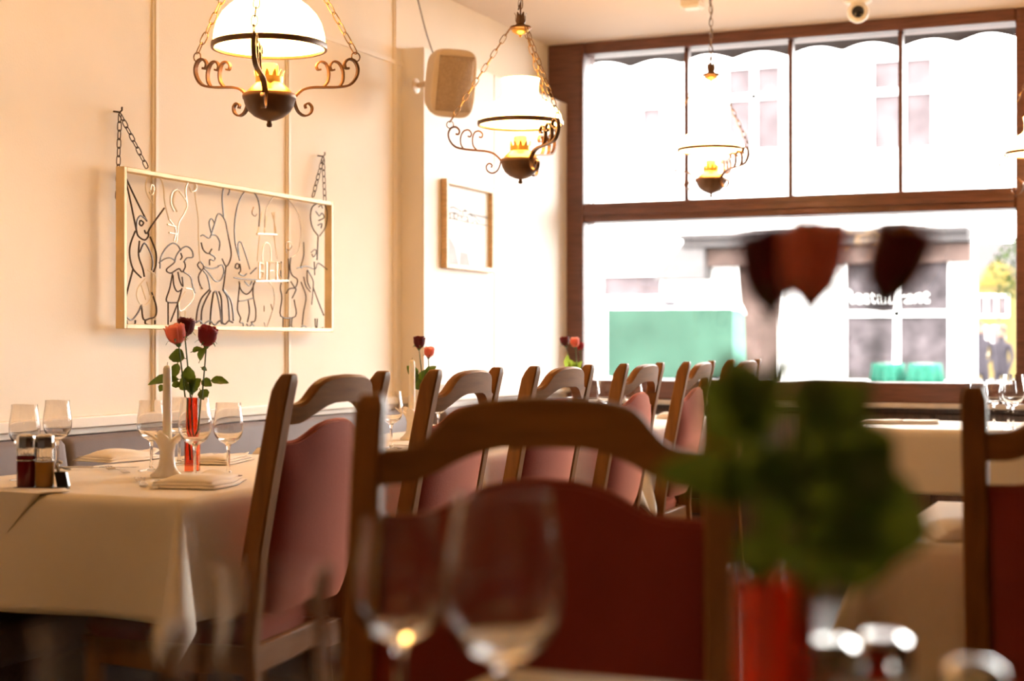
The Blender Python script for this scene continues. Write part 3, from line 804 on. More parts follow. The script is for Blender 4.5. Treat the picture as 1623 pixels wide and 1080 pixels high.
# ================================================================ CANDLES
def candlestick(p, label, h=.185):
    e = empty('candlestick', (p[0], p[1], TOP + .002))
    m = MB(); rings = []
    for r, z, am in ((.036, 0, .12), (.036, .005, .12), (.029, .012, .1), (.021, .025, .04), (.018, .045, .0), (.018, .062, .0), (.022, .078, .05), (.032, .090, .22), (.042, .098, .34), (.041, .101, .34), (.028, .095, .25), (.013, .085, 0)):
        rings.append([(r * (1 + am * math.cos(5 * t)) * math.cos(t), r * (1 + am * math.cos(5 * t)) * math.sin(t), z + (.010 * math.cos(5 * t) if z > .088 else 0)) for t in [2 * math.pi * k / 40 for k in range(40)]])
    m.loft(rings); m.build('holder', 'ceramic', e, smooth=60)
    MB().lathe([(.0118, .086), (.0113, .12), (.0105, .086 + h * .8), (.0098, .086 + h * .96), (.007, .086 + h * .99), (.003, .086 + h), (0, .087 + h)], 20).build('candle', 'candle_wax', e)
    MB().tube([(0, 0, .085 + h), (.001, 0, .094 + h)], .0008, 5).build('wick', 'print_ink', e)
    tag(e, label, 'candle')
candlestick(on_z(265, 757, TOP), 'white taper candle in a petal-shaped ceramic holder under the wire picture')
candlestick((-2.40, 4.76), 'white taper candle in a petal-shaped ceramic holder on the middle bench table')

# ================================================================ VASES AND ROSES
def vase(p, rz, label, s=.018, H=.186):
    e = empty('bud_vase', (p[0], p[1], TOP + .0025), rz)
    def sq(h, z, n=6):
        r = []
        for k in range(32):
            t = 2 * math.pi * (k + .5) / 32; c_, s_ = math.cos(t), math.sin(t)
            r.append((h * math.copysign(abs(c_) ** .3, c_), h * math.copysign(abs(s_) ** .3, s_), z))
        return r
    t_ = .0028
    MB().loft([sq(s, 0), sq(s, .04), sq(s, H - .002), sq(s - .0008, H), sq(s - t_ + .0005, H), sq(s - t_, H - .002), sq(s - t_, .04), sq(s - t_, .016)]).build('glass_body', 'orange_glass', e, smooth=40)
    return tag(e, label, 'vase')
BUD = [(0, .35), (.12, .66), (.25, .84), (.4, .96), (.55, 1.0), (.7, .97), (.85, .90), (1, .80)]
def petal(m, ax, r, h, wid, tw, curl, open_, X):
    def fn(u, v):
        a = (u - .5) * wid * (1 - .15 * v); zz = h * v * (1 - .12 * (2 * u - 1) ** 2 * v)
        rr = r * interp(BUD, v) + open_ * v ** 3 + curl * max(0, v - .8) * 1.2
        rr += .0012 * (u - .5)
        return X @ Vector((rr * math.cos(ax + a + tw * v), rr * math.sin(ax + a + tw * v), zz))
    m.grid(fn, 7, 6)
def make_rose(base, head, mt, leaves, label, scale=1.0, group=None, tilt=None, leafmat='leaf_green', bend=.012, outer=None, zs=1.08):
    """stem from the vase to the head; leaves = [(fraction along stem or point, tip, width)]"""
    base, head = Vector(base), Vector(head)
    e = empty('rose', base)
    H_ = head - base
    mid = H_ * .5 + Vector((bend, -bend, 0))
    path = smooth_path([Vector((0, 0, 0)), H_ * .25 + Vector((bend, -bend, 0)) * .6, mid, H_ * .8 + Vector((bend, -bend, 0)) * .5, H_], 5)
    MB().tube(path, [.0026 - .0008 * i / len(path) for i in range(len(path))], 7).build('stem', 'stem_green', e)
    dr = Vector(tilt) if tilt else (path[-1] - path[-4])
    X = Matrix.Translation(H_) @ dr.normalized().to_track_quat('Z', 'Y').to_matrix().to_4x4() @ Matrix.Diagonal((scale * .93, scale * .93, scale * zs, 1))
    cal = MB().lathe([(0, -.006), (.0045, -.004), (.007, .002), (.009, .007), (.0, .007)], 12, X)
    for k in range(5):
        a = k * 2 * math.pi / 5
        d_ = Vector((math.cos(a), math.sin(a), 0))
        P = [X @ (d_ * .006), X @ (d_ * .013 + Vector((0, 0, .008))), X @ (d_ * .019 + Vector((0, 0, .010))), X @ (d_ * .026 + Vector((0, 0, .004)))]
        cal.band(P, X.to_3x3() @ Vector((-math.sin(a), math.cos(a), 0)), [.006 * scale, .006 * scale, .004 * scale, .001], .0006)
    bl = cal.build('blossom', 'stem_green', e)
    rnd = random.Random(int(abs(head.x) * 1e4))
    for L, (n, r, h, wd, op, cu) in enumerate(((3, .007, .036, 2.9, -.002, 0), (3, .0125, .037, 2.5, .000, .002), (4, .017, .037, 2.0, .002, .006), (5, .0195, .034, 1.7, .004, .010))):
        for k in range(n):
            m = MB(); petal(m, k * 2 * math.pi / n + L * .7, r, h * rnd.uniform(.95, 1.05), wd, .25, cu, op, X @ Matrix.Translation((0, 0, .001)))
            m.build('petal', outer if outer and L == 3 and k < 2 else mt, bl, smooth=80, solid=.0007)
    for lf in leaves:
        s0, tip, wd = lf
        p0 = path[int(s0 * (len(path) - 1))] if not hasattr(s0, 'x') else s0 - base
        tip = Vector(tip) - base
        leaf(e, p0, tip, wd, leafmat)
    return tag(e, label, 'rose', group)
def leaf(parent, p0, p1, wd, mt='leaf_green', face=None):
    p0, p1 = Vector(p0), Vector(p1); ax = p1 - p0; L = ax.length
    if L < 1e-4: return
    t = ax.normalized()
    rnd = random.Random(int(L * 1e6) % 9973)
    nrm = Vector((rnd.uniform(-.5, .7), -1, rnd.uniform(.1, 1.0)))
    nrm = (nrm - t * nrm.dot(t)).normalized(); sd = t.cross(nrm)
    def fn(u, v):
        v2 = .14 + .86 * v; w_ = math.sin(math.pi * max(0, (v - 0) ** .8)) ** .8 * wd if 0 < v < 1 else 0
        w_ *= 1 + .06 * math.sin(v * 44)
        k = 2 * u - 1
        return p0 + ax * v2 + sd * (k * w_ / 2) + nrm * (abs(k) * w_ * .16 + .10 * L * math.sin(math.pi * v) - .05 * L * v * v)
    m = MB().grid(fn, 4, 10)
    m.tube([p0, p0 + ax * .07 + nrm * .01 * L, p0 + ax * .15 + nrm * .02 * L], .0011, 5)
    m.build('leaf', mt, parent, smooth=60)

# --- table under the wire picture
pv = on_z(305, 748, TOP); d1 = depth_of(pv) ; 
vase(pv, R(23.1), 'slim orange glass bud vase under the wire picture')
def V1(px, py, dd=0): return at(px, py, d1 + dd)
vb = pv + Vector((0, 0, .03))
J = lambda p, q, w_: (V1(*p), V1(*q), w_ * 1.2)
make_rose(vb + Vector((-.006, 0, 0)), V1(283, 546, -.01), 'petal_pink', [J((293, 601), (233, 609), .026), J((288, 607), (272, 612), .016), J((262, 610), (252, 621), .016), J((297, 569), (267, 566), .036), J((283, 572), (275, 600), .020)], 'pink rose in the slim vase under the wire picture', 1.3, tilt=(-.25, -.1, 1))
make_rose(vb + Vector((0, .006, 0)), V1(293, 533, .02), 'petal_dark', [J((301, 622), (288, 597), .030), J((306, 612), (297, 580), .034), J((302, 559), (321, 552), .014), J((299, 622), (314, 617), .024)], 'darkest red rose, topmost in the slim vase under the wire picture', 1.15, tilt=(.12, 0, 1))
make_rose(vb + Vector((.007, -.003, 0)), V1(327, 549, -.01), 'petal_red', [J((315, 576), (329, 549), .022), J((316, 603), (336, 612), .022), J((329, 603), (363, 607), .020), J((316, 616), (327, 634), .026), J((318, 582), (328, 588), .010), J((304, 632), (310, 600), .03), J((304, 620), (318, 600), .03)], 'deep red rose leaning out of the slim vase under the wire picture', 1.25, tilt=(.2, -.1, 1))
# --- middle bench table
pv = Vector((-2.40, 4.86, TOP)); d1 = depth_of(pv)
vase(pv, R(30), 'slim orange glass bud vase on the middle bench table')
vb = pv + Vector((0, 0, .03))
make_rose(vb, V1(664, 553, .01), 'petal_dark', [J((664, 600), (645, 580), .030), J((664, 590), (650, 600), .030), J((662, 585), (655, 612), .030)], 'dark red rose in the vase on the middle bench table', 1.05, tilt=(.05, 0, 1))
make_rose(vb + Vector((.006, 0, 0)), V1(679, 567, -.01), 'petal_pink', [J((674, 600), (691, 580), .030), J((674, 608), (690, 600), .028), J((668, 610), (676, 585), .03), J((666, 622), (660, 598), .03)], 'pale pink rose in the vase on the middle bench table', .9, tilt=(.15, 0, 1))
# --- window end table
pv = Vector((-2.32, 6.13, TOP)); d1 = depth_of(pv)
vase(pv, R(10), 'slim orange glass bud vase on the bench table at the window end')
vb = pv + Vector((0, 0, .03))
make_rose(vb + Vector((-.006, 0, 0)), V1(897, 549, .01), 'petal_dark', [J((905, 590), (899, 562), .03), J((908, 605), (897, 585), .03)], 'dark red rose in the vase at the window end of the bench', 1.0, leafmat='leaf_bright')
make_rose(vb, V1(912, 551, -.01), 'petal_pink', [J((912, 600), (903, 570), .036), J((912, 600), (922, 572), .036), J((914, 610), (931, 588), .034), J((914, 616), (933, 602), .03)], 'bright pink rose in the vase at the window end of the bench', 1.0, leafmat='leaf_bright')
make_rose(vb + Vector((.006, 0, 0)), V1(920, 556, .02), 'petal_red', [J((915, 612), (900, 600), .03), J((915, 595), (914, 572), .03)], 'small red rose half hidden in the vase at the window end', .8, leafmat='leaf_bright')
# --- near table
pv = on_z(1228, 1430, TOP); d1 = depth_of(pv); J = lambda p, q, w_: (V1(*p), V1(*q), w_ * .9)
vase(pv, R(23.1 + 40), 'orange glass bud vase on the table with the goblets', s=.019, H=.186)
vb = pv + Vector((0, 0, .03))
make_rose(vb + Vector((-.008, 0, 0)), V1(1222, 494, .02), 'petal_dark', [J((1225, 690), (1110, 600), .052), J((1225, 720), (1150, 560), .040), J((1222, 800), (1035, 745), .042), J((1225, 640), (1272, 545), .016), J((1215, 820), (1180, 690), .05)], 'dark red rose on the table with the goblets', .92, tilt=(-.05, 0, 1), bend=.004, zs=1.42)
make_rose(vb + Vector((0, .006, 0)), V1(1284, 489, -.03), 'petal_pink', [J((1270, 700), (1385, 610), .050), J((1262, 690), (1310, 590), .036), J((1260, 760), (1345, 700), .05), J((1255, 840), (1300, 740), .05), J((1250, 800), (1240, 700), .05), J((1252, 860), (1390, 860), .05)], 'large pink rose on the table with the goblets', .95, tilt=(.1, -.1, 1), bend=.003, zs=1.42)
make_rose(vb + Vector((.009, 0, 0)), V1(1398, 480, .0), 'petal_peach', [J((1290, 760), (1420, 690), .055), J((1290, 800), (1480, 850), .062), J((1300, 740), (1430, 790), .055), J((1280, 850), (1420, 900), .05), J((1275, 850), (1230, 760), .045), J((1250, 905), (1165, 862), .040), J((1232, 915), (1315, 880), .040)], 'peach and maroon rose leaning out of the vase on the table with the goblets', .92, tilt=(.35, 0, 1), bend=.006, outer='petal_dark', zs=1.4)

# ================================================================ CRUETS
def cruet_set(p, rz, label, bottles, s=1.0):
    e = empty('cruet_tray', (p[0], p[1], TOP + .002), rz)
    MB().prism([(-.050, -.024), (.042, -.024), (.068, -.008), (.068, .010), (.042, .024), (-.050, .024)], 0, .006, lambda a, b_, h: (a, b_, h)).build('base', 'black_gloss', e, bevel=.0015)
    MB().prism([(.044, -.018), (.066, -.006), (.066, .008), (.044, .018)], .006, .040, lambda a, b_, h: (a + .004 - (h - .006) * .22, b_, h)).build('grip', 'black_gloss', e, bevel=.002)
    MB().tube([(.046, .0, .038), (.040, .0, .055), (.046, .0, .062), (.052, 0, .058)], .004, 8).build('handle', 'chrome', e)
    tag(e, label, 'tray')
    for (dx, liq, lab, fill) in bottles:
        X = Matrix.Rotation(rz, 4, 'Z') @ Vector((dx, 0, 0))
        b_ = empty('cruet_bottle', (p[0] + X.x, p[1] + X.y, TOP + .0085), rz)
        def oct_(r, z): return [(r * math.cos(R(22.5 + 45 * k)), r * math.sin(R(22.5 + 45 * k)), z) for k in range(8)]
        def rnd_(r, z, am=0): return [(r * (1 + am * math.cos(16 * 2 * math.pi * k / 64)) * math.cos(2 * math.pi * k / 64), r * (1 + am * math.cos(16 * 2 * math.pi * k / 64)) * math.sin(2 * math.pi * k / 64), z) for k in range(64)]
        MB().loft([rnd_(.0195, 0), rnd_(.0205, .003), rnd_(.0205, fill)]).build('liquid', liq, b_, smooth=50)
        MB().loft([rnd_(.0208, fill + .0004), rnd_(.0205, fill + .001, .02), rnd_(.0205, .082, .025), rnd_(.0195, .084, .025), rnd_(.0175, .084), rnd_(.0175, fill + .001)]).build('fluted_neck', 'clear_plastic', b_, smooth=50)
        MB().loft([oct_(.0215, .085), oct_(.0215, .106), oct_(.0195, .112), oct_(.013, .116)]).build('cap', 'chrome', b_, smooth=20)
        MB().lathe([(.0212, .0565), (.0216, .0572), (.0216, .0588), (.0212, .0595)], 40, closed=True).build('wire_band', 'chrome', b_)
        tag(b_, lab, 'cruet')
cruet_set(on_z(62, 777, TOP), R(23.1 - 6), 'glossy black cruet tray at the corner of the table under the wire picture', [(-.030, 'vinegar_red', 'cruet of dark red vinegar with faceted chrome cap', .068), (.013, 'oil_amber', 'cruet of amber oil with faceted chrome cap', .054)])
cruet_set(on_z(1372, 1300, TOP), R(23.1 + 24), 'glossy black cruet tray on the table with the goblets', [(-.030, 'oil_amber', 'amber cruet beside the big orange vase', .06), (.013, 'vinegar_red', 'dark red cruet beside the big orange vase', .062)])

def shaker(p, label):
    e = empty('salt_shaker', (p[0], p[1], TOP + .0025))
    MB().lathe([(0, 0), (.021, 0), (.022, .004), (.022, .075), (.019, .084), (.017, .084), (.0195, .074), (.0195, .012), (0, .010)], 32).build('glass_body', 'clear_plastic', e)
    MB().lathe([(0, .0105), (.019, .0125), (.019, .055), (0, .056)], 24).build('salt', 'napkin', e)
    MB().lathe([(.0205, .084), (.021, .086), (.021, .104), (.018, .112), (.010, .117), (0, .118)], 32).build('cap', 'chrome', e)
    tag(e, label, 'shaker')
shaker(at(1545, 1040, 1.0), 'glass salt shaker with domed chrome cap beside the black cruet tray')
# ================================================================ NAPKINS AND CUTLERY
def napkin(p, rz, label, w_=.20, h_=.13, seed=0, group=None, lift=.012):
    rnd = random.Random(seed); ph = [rnd.uniform(0, 6.28) for _ in range(4)]
    e = empty('folded_napkin', (p[0], p[1], TOP + .0035), rz)
    for L in range(3):
        sh = .012 * L; k0 = 1 - .06 * L
        def fn(u, v):
            x = (u - .5) * w_ * k0 + sh * .5; y = (v - .5) * h_ * k0 * (1.12 - .5 * u * u) + sh * .6 + .004 * math.sin(7 * u + ph[3])
            ed = (1 - abs(2 * u - 1) ** 4) * (1 - abs(2 * v - 1) ** 4)
            z = .0018 + L * .0042 + lift * ed * (.35 + .65 * L / 2) * (.7 + .3 * math.sin(5 * u + ph[0])) + .002 * math.sin(9 * v + ph[1] + L)  * ed
            z += lift * .9 * max(0, u - .82) / .18 * (L == 2) * (.5 + .5 * math.sin(4 * v + ph[2]))
            return (x, y, z)
        MB().grid(fn, 14, 10).build('fold', 'napkin', e, smooth=60, solid=.0022)
    return tag(e, label, 'napkin', group)
def fork_mesh():
    m = MB(); Z = lambda t: .004 + .010 * math.sin(math.pi * min(1, max(0, t))) ** 2
    P = [(0, -.095 + .12 * i / 10, .002 + .004 * math.sin(math.pi * i / 10)) for i in range(11)]
    m.band(P, (1, 0, 0), [.018, .019, .016, .012, .009, .0075, .007, .0065, .007, .010, .018], .0022)
    P2 = [(0, .025 + .018 * i / 4, .002 + .004 * math.sin(math.pi * i / 8)) for i in range(5)]
    m.band(P2, (1, 0, 0), [.018, .022, .023, .024, .024], .002)
    for k in range(4):
        x = -.0102 + .0068 * k
        m.band([(x, .043, .006), (x, .062, .0075), (x, .085, .005), (x, .096, .0035)], (1, 0, 0), [.0038, .0034, .003, .0014], .0018)
    o = m.build('fork', 'steel'); me = o.data; D.objects.remove(o); return me
def knife_mesh():
    m = MB()
    m.band([(0, -.105, .003), (0, -.09, .0035), (0, -.03, .004), (0, .0, .0035)], (1, 0, 0), [.010, .016, .014, .011], .005)
    m.prism([(-.007, 0), (.007, 0), (.009, .03), (.009, .08), (.004, .105), (-.004, .115), (-.007, .1)], .0018, .0032, lambda a, b_, h: (a, b_, h))
    o = m.build('table_knife', 'steel'); me = o.data; D.objects.remove(o); return me
FK, KN = fork_mesh(), knife_mesh()
def cutlery(me, p, rz, nm, label, group=None, lift=.0035, tilt=0):
    o = D.objects.new(nm, me); C.objects.link(o); o.location = (p[0], p[1], TOP + lift); o.rotation_euler = (tilt, 0, rz)
    return tag(o, label, 'fork' if nm == 'fork' else 'knife', group)
z1 = lambda x, y: on_z(x, y, TOP)
napkin(z1(330, 770), R(100), 'folded cream napkin in front of the tall wine glass', .26, .14, 1, lift=.016)
cutlery(KN, z1(248, 771), R(35), 'table_knife', 'table knife lying beside the candle under the wire picture')
cutlery(FK, z1(224, 768), R(40), 'fork', 'fork lying beside the knife near the candle')
napkin(z1(197, 731), R(80), 'folded cream napkin against the bench under the wire picture', .24, .13, 2, lift=.018)
cutlery(FK, z1(182, 749), R(55), 'fork', 'fork lying between the amber cruet and the candle')
cutlery(KN, z1(148, 745), R(-60), 'table_knife', 'table knife lying behind the amber cruet')
napkin(z1(352, 734), R(95), 'folded cream napkin behind the slim orange vase', .22, .13, 3)
cutlery(KN, z1(352, 728) + Vector((0, .05, 0)), R(60), 'table_knife', 'table knife behind the orange vase, leaning to the bench', lift=.0035)
# hanging napkin corner at the front edge of the first table
def hanging():
    p = on_z(62, 776, TOP); yE = T[0][0][2]
    e = Vector((p.x, yE, TOP)); c_ = Vector((0, 0, 0))
    n = 16
    def fn(u, v):
        # square turned on its corner: v runs from the table to the hanging tip
        y = .16 - .255 * v
        wd = .24 * min(v / .45, 1) * (1 if v < .52 else max(0, (1 - v) / .48))
        x = (u - .5) * wd + .01
        over = max(0, -y)
        if over > 0: return (x + .02 * over, -.016 - .05 * over, TOP + .006 - over * .98)
        return (x, y, TOP + .0055)
    tag(MB().grid(lambda u, v: Vector(fn(u, v)) + Vector((e.x, e.y, 0)), 10, 30).build('draped_napkin', 'napkin', smooth=60, solid=.0016), 'cream napkin under the cruets with its corner hanging over the table edge', 'napkin')
hanging()
lb2 = 'folded cream napkin on the middle bench table'
for i, (X_, Y_) in enumerate(((-2.04, 4.42), (-2.04, 5.10), (-2.52, 4.42), (-2.52, 5.20))): napkin((X_, Y_), R(90 + 8 * i), lb2, .20, .13, 10 + i, 'napkins on the middle table', .02)
for i, (X_, Y_) in enumerate(((-2.20, 4.40), (-2.20, 5.08))): cutlery(KN, (X_, Y_), R(75), 'table_knife', 'table knife on the middle bench table', 'knives on the middle table')
lb3 = 'folded cream napkin on the bench table at the window end'
for i, (X_, Y_) in enumerate(((-2.03, 5.92), (-2.03, 6.60))): napkin((X_, Y_), R(85 + 9 * i), lb3, .20, .13, 20 + i, 'napkins on the window end table', .02)
napkin((-.30, 2.72), R(20), 'thick folded napkin on the side table behind the dark chair back', .20, .16, 30, lift=.045)
for i, (px, py) in enumerate(((1395, 673), (1452, 673))): napkin(z1(px, py), R(10), 'flat folded napkin on the table below the shop window', .18, .12, 40 + i, 'napkins by the window', .006)
napkin((.06, 1.02), R(-20), 'folded napkin on the table with the goblets', .2, .14, 50, lift=.018)

# ================================================================ WIRE PICTURE
AX = XL + .055
def wire_picture():
    tl, bl = on_x(190, 263, AX), on_x(190, 521, AX); tr, br = on_x(523, 321, AX), on_x(523, 527, AX)
    y0, y1 = tl.y, tr.y; z1_ = (tl.z + tr.z) / 2; z0_ = (bl.z + br.z) / 2
    e = empty('wire_picture', (AX, (y0 + y1) / 2, z0_)); cy_ = (y0 + y1) / 2
    t = .015
    fr = [('frame_side', y0, y0 + t, z0_, z1_), ('frame_side', y1 - t, y1, z0_, z1_), ('frame_top', y0 + t, y1 - t, z1_ - t, z1_), ('frame_bottom', y0 + t, y1 - t, z0_, z0_ + t)]
    for nm, a, b_, c_, d_ in fr: MB().box(-.016, .016, a - cy_, b_ - cy_, c_ - z0_, d_ - z0_).build(nm, 'gilt_wood', e, bevel=.002)
    def L(pts, ox, oy, sc):                       # crop pixels -> plane of the picture
        out = []
        for x, y in pts:
            p = on_x(ox + x / sc, oy + y / sc, AX); out.append(Vector((0, p.y - cy_, p.z - z0_)))
        return out
    def figure(nm, lines, ox, oy, sc, m, r=.0030, sm=True):
        mb = MB()
        for ln in lines:
            P = L(ln, ox, oy, sc)
            if sm and len(P) > 2: P = smooth_path(P, 4)
            mb.tube(P, r * .85, 5)
        return mb.build(nm, m, e)
    A = (190, 260, 3.856); B_ = (350, 280, 4.153)
    figure('clown_wire', [[(30, 70), (65, 230), (100, 400)], [(30, 70), (90, 200), (165, 350)], [(100, 400), (105, 345), (125, 318), (150, 330), (165, 350)], [(125, 345), (120, 365), (132, 378), (145, 360), (130, 345)],
        [(100, 400), (112, 440), (150, 465), (175, 440), (180, 400), (272, 270)], [(150, 405), (160, 425), (172, 415)], [(95, 410), (65, 490), (60, 560), (80, 640), (130, 695)], [(120, 470), (115, 560), (140, 640), (150, 690)], [(120, 540), (150, 485), (185, 540), (200, 600), (195, 650)],
        [(185, 445), (220, 540), (220, 620), (205, 660)], [(80, 645), (55, 740), (28, 850)], [(28, 925), (70, 955), (110, 910), (132, 860)], [(195, 785), (222, 870), (218, 930), (180, 945), (145, 950), (132, 870)], [(40, 955), (50, 985), (90, 980), (95, 955)], [(155, 950), (160, 980), (210, 985), (215, 955)]], *A, 'dark_wire', .0034)
    figure('balloon_wire', [[(205, 250), (165, 180), (160, 110), (190, 72), (235, 75), (265, 130), (275, 240), (300, 340)], [(185, 160), (195, 125), (210, 150), (195, 190), (180, 170)], [(155, 700), (110, 760), (105, 820), (140, 870), (180, 840), (215, 760), (215, 680), (170, 650)], [(130, 740), (160, 830)], [(165, 720), (185, 800)]], *A, 'pale_wire', .0026)
    figure('flower_wire', [[(330, 290), (310, 240), (315, 180), (345, 155), (370, 175), (410, 240), (395, 300), (360, 360), (345, 480)], [(350, 290), (325, 240), (335, 180), (360, 160)], [(410, 250), (400, 160), (420, 110), (455, 105), (468, 150), (440, 170), (425, 140)], [(300, 340), (340, 400), (330, 470)], [(300, 420), (350, 430)], [(290, 370), (345, 385)]], *A, 'pale_wire', .0036)
    figure('umbrella_man_wire', [[(245, 640), (250, 570), (285, 510), (325, 485), (355, 500), (372, 530)], [(240, 605), (275, 580), (310, 575), (335, 600), (285, 645), (310, 668), (360, 640), (380, 660), (400, 630), (395, 600)], [(335, 600), (345, 560), (375, 520), (410, 505), (440, 530), (445, 570), (410, 575), (390, 600)], [(372, 545), (380, 570), (370, 585)],
        [(322, 670), (305, 760), (285, 840), (350, 848)], [(325, 680), (330, 740), (350, 780), (375, 770)], [(355, 660), (365, 710), (385, 750), (380, 690)], [(390, 660), (430, 690), (445, 750), (460, 790)], [(295, 845), (295, 985)], [(355, 850), (310, 965)], [(355, 860), (355, 985)], [(380, 760), (360, 830), (350, 850)]], *A, 'dark_wire', .0030)
    figure('fish_wire', [[(400, 760), (440, 770), (450, 820), (410, 870), (370, 900), (360, 850), (400, 780)], [(365, 900), (370, 930), (395, 950), (400, 900)]], *A, 'pale_wire', .0026)
    figure('lady_wire', [[(555, 440), (575, 380), (600, 305), (640, 340), (660, 430)], [(635, 330), (625, 220), (632, 150), (655, 132), (670, 160), (660, 190)], [(660, 430), (680, 540), (670, 600), (648, 625), (625, 580)], [(560, 430), (545, 360), (560, 335), (578, 365), (565, 400)], [(495, 440), (510, 435), (545, 455), (560, 435), (590, 440), (610, 480), (605, 530)], [(497, 480), (510, 525), (540, 548), (562, 520)],
        [(550, 550), (580, 570), (575, 590), (550, 585), (548, 620)], [(515, 628), (560, 640), (600, 630)], [(600, 625), (625, 620), (635, 660), (615, 710), (580, 715), (545, 670), (515, 640)], [(485, 600), (475, 620), (500, 650), (512, 625), (490, 595)], [(500, 650), (480, 690), (490, 740), (505, 765)], [(510, 655), (530, 680), (545, 730), (550, 770)], [(648, 625), (640, 700), (630, 770)]], *A, 'dark_wire', .0030)
    figure('lady_skirt_wire', [[(545, 770), (500, 820), (475, 890), (465, 970)], [(555, 775), (520, 840), (500, 900), (497, 980)], [(572, 785), (558, 880), (550, 985)], [(575, 785), (590, 785), (610, 880), (620, 975)], [(605, 780), (620, 830), (625, 980)], [(630, 770), (660, 830), (670, 965)], [(632, 768), (675, 830), (690, 900), (694, 960)], [(465, 970), (490, 960), (510, 980), (550, 960), (580, 985), (610, 960), (640, 980), (665, 960), (690, 970)]], *A, 'dark_wire', .0036)
    figure('staff_wire', [[(458, 110), (460, 200), (478, 330), (480, 450), (490, 600)], [(497, 740), (490, 755), (500, 770), (508, 755)]], *A, 'pale_wire', .0022)
    figure('jester_wire', [[(125, 555), (95, 440), (90, 320), (110, 190), (155, 100), (200, 90), (240, 140), (255, 220), (250, 330)], [(120, 530), (112, 450), (125, 430), (140, 450), (170, 540), (190, 610)], [(100, 575), (95, 600), (115, 605), (120, 580), (105, 572)], [(125, 575), (130, 620), (120, 640), (150, 655), (170, 640)], [(85, 665), (150, 675), (240, 680)], [(120, 690), (130, 740), (165, 775), (200, 750), (225, 690)], [(155, 690), (185, 720), (205, 690)], [(125, 700), (115, 800), (110, 880), (130, 930), (125, 960), (145, 965), (148, 995)], [(120, 820), (160, 815), (215, 800)], [(180, 815), (188, 890), (175, 960)], [(215, 700), (212, 780), (230, 880), (225, 950), (200, 960), (228, 995)], [(170, 970), (185, 990), (210, 965)], [(195, 640), (235, 600)]], *B_, 'dark_wire', .0030)
    figure('arc_wire', [[(290, 380), (290, 270), (305, 200), (345, 135), (390, 122), (440, 150), (490, 210), (520, 290), (525, 400), (505, 500), (460, 535)], [(215, 200), (205, 240), (225, 262), (238, 245)], [(430, 500), (430, 440), (450, 430), (468, 455), (450, 485), (435, 480)], [(310, 690), (345, 740), (352, 830), (335, 900), (300, 995), (285, 960)], [(285, 850), (285, 890)], [(330, 840), (340, 880)]], *B_, 'chain_metal', .0022)
    figure('castle_wire', [[(270, 230), (255, 310), (240, 378)], [(335, 235), (355, 310), (365, 382)], [(350, 235), (355, 380)], [(255, 390), (245, 480), (240, 560)], [(350, 390), (360, 470), (372, 545)], [(275, 560), (275, 470), (300, 432), (325, 460), (332, 555)], [(300, 260), (285, 370)]], *B_, 'pale_wire', .0024)
    for ln in ([(238, 378), (368, 383)], [(225, 690), (440, 686)]): figure('castle_shelf', [ln], *B_, 'pale_wire', .0055, sm=False)
    figure('letter_b', [[(250, 675), (252, 565)], [(252, 568), (275, 575), (272, 610), (254, 618)], [(254, 620), (280, 630), (276, 668), (250, 674)]], *B_, 'pale_wire', .0044, sm=False)
    figure('letter_i', [[(299, 678), (299, 562)]], *B_, 'pale_wire', .0044, sm=False)
    figure('letter_e', [[(348, 566), (318, 564), (318, 678), (350, 678)], [(318, 620), (345, 620)]], *B_, 'pale_wire', .0044, sm=False)
    figure('letter_r', [[(367, 680), (367, 564), (392, 572), (390, 612), (368, 620), (398, 678)]], *B_, 'pale_wire', .0044, sm=False)
    figure('waiter_wire', [[(398, 700), (392, 740), (402, 800), (395, 920), (492, 920), (482, 810)], [(445, 540), (448, 640), (440, 700)], [(460, 535), (455, 600), (470, 650), (505, 680), (490, 730), (460, 690)], [(410, 925), (408, 1000)], [(455, 925), (452, 1000)], [(470, 925), (465, 985), (485, 995)], [(430, 770), (450, 740), (495, 740), (470, 800)], [(398, 560), (395, 640), (400, 690)]], *B_, 'dark_wire', .0028)
    figure('dancer_wire', [[(528, 695), (560, 790), (545, 890), (535, 980)], [(570, 615), (605, 680), (608, 730), (598, 845)], [(608, 730), (640, 820), (678, 915)], [(568, 620), (570, 690), (590, 740)], [(545, 430), (545, 520), (525, 600), (545, 590)], [(595, 500), (620, 480), (628, 500), (610, 530), (600, 510)], [(500, 605), (560, 590), (620, 610), (640, 570), (700, 612)], [(530, 990), (550, 985), (575, 1000), (600, 995)], [(635, 935), (632, 1005)], [(620, 935), (628, 1000), (675, 995)], [(545, 660), (560, 720), (590, 760)]], *B_, 'dark_wire', .0028)
    figure('lollipop_wire', [[(640, 390), (605, 340), (590, 270), (600, 205), (640, 175), (680, 180), (700, 240), (690, 330), (650, 392)], [(640, 395), (632, 550)], [(645, 200), (660, 190), (670, 210)], [(625, 230), (650, 260), (665, 240), (680, 270), (645, 290)], [(640, 320), (665, 310), (660, 340)], [(615, 560), (618, 650)]], *B_, 'dark_wire', .0030)
    # hanging chains on two hooks
    def P3(x, y, off=0): p = on_x(x, y, AX - .03); return Vector((-.03 + off, p.y - cy_, p.z - z0_))
    for k, (hx, hy, ax, ay, bx, by) in enumerate(((190, 180, 186, 316, 233, 266), (512, 250, 496, 312, 515, 320))):
        chain('chain', P3(hx, hy), P3(ax, ay), e, LINK_S, .026); chain('chain', P3(hx, hy), P3(bx, by), e, LINK_S, .026)
        h = P3(hx, hy - 2); MB().tube([h + Vector((-.024, 0, .004)), h + Vector((.0, 0, 0)), h + Vector((.008, 0, .006)), h + Vector((.008, 0, .016))], .003, 6).build('hook', 'dark_wire', e)
    tag(e, 'gilt framed wire picture of costumed figures with the word BIER, hung on chains', 'wall art')
wire_picture()

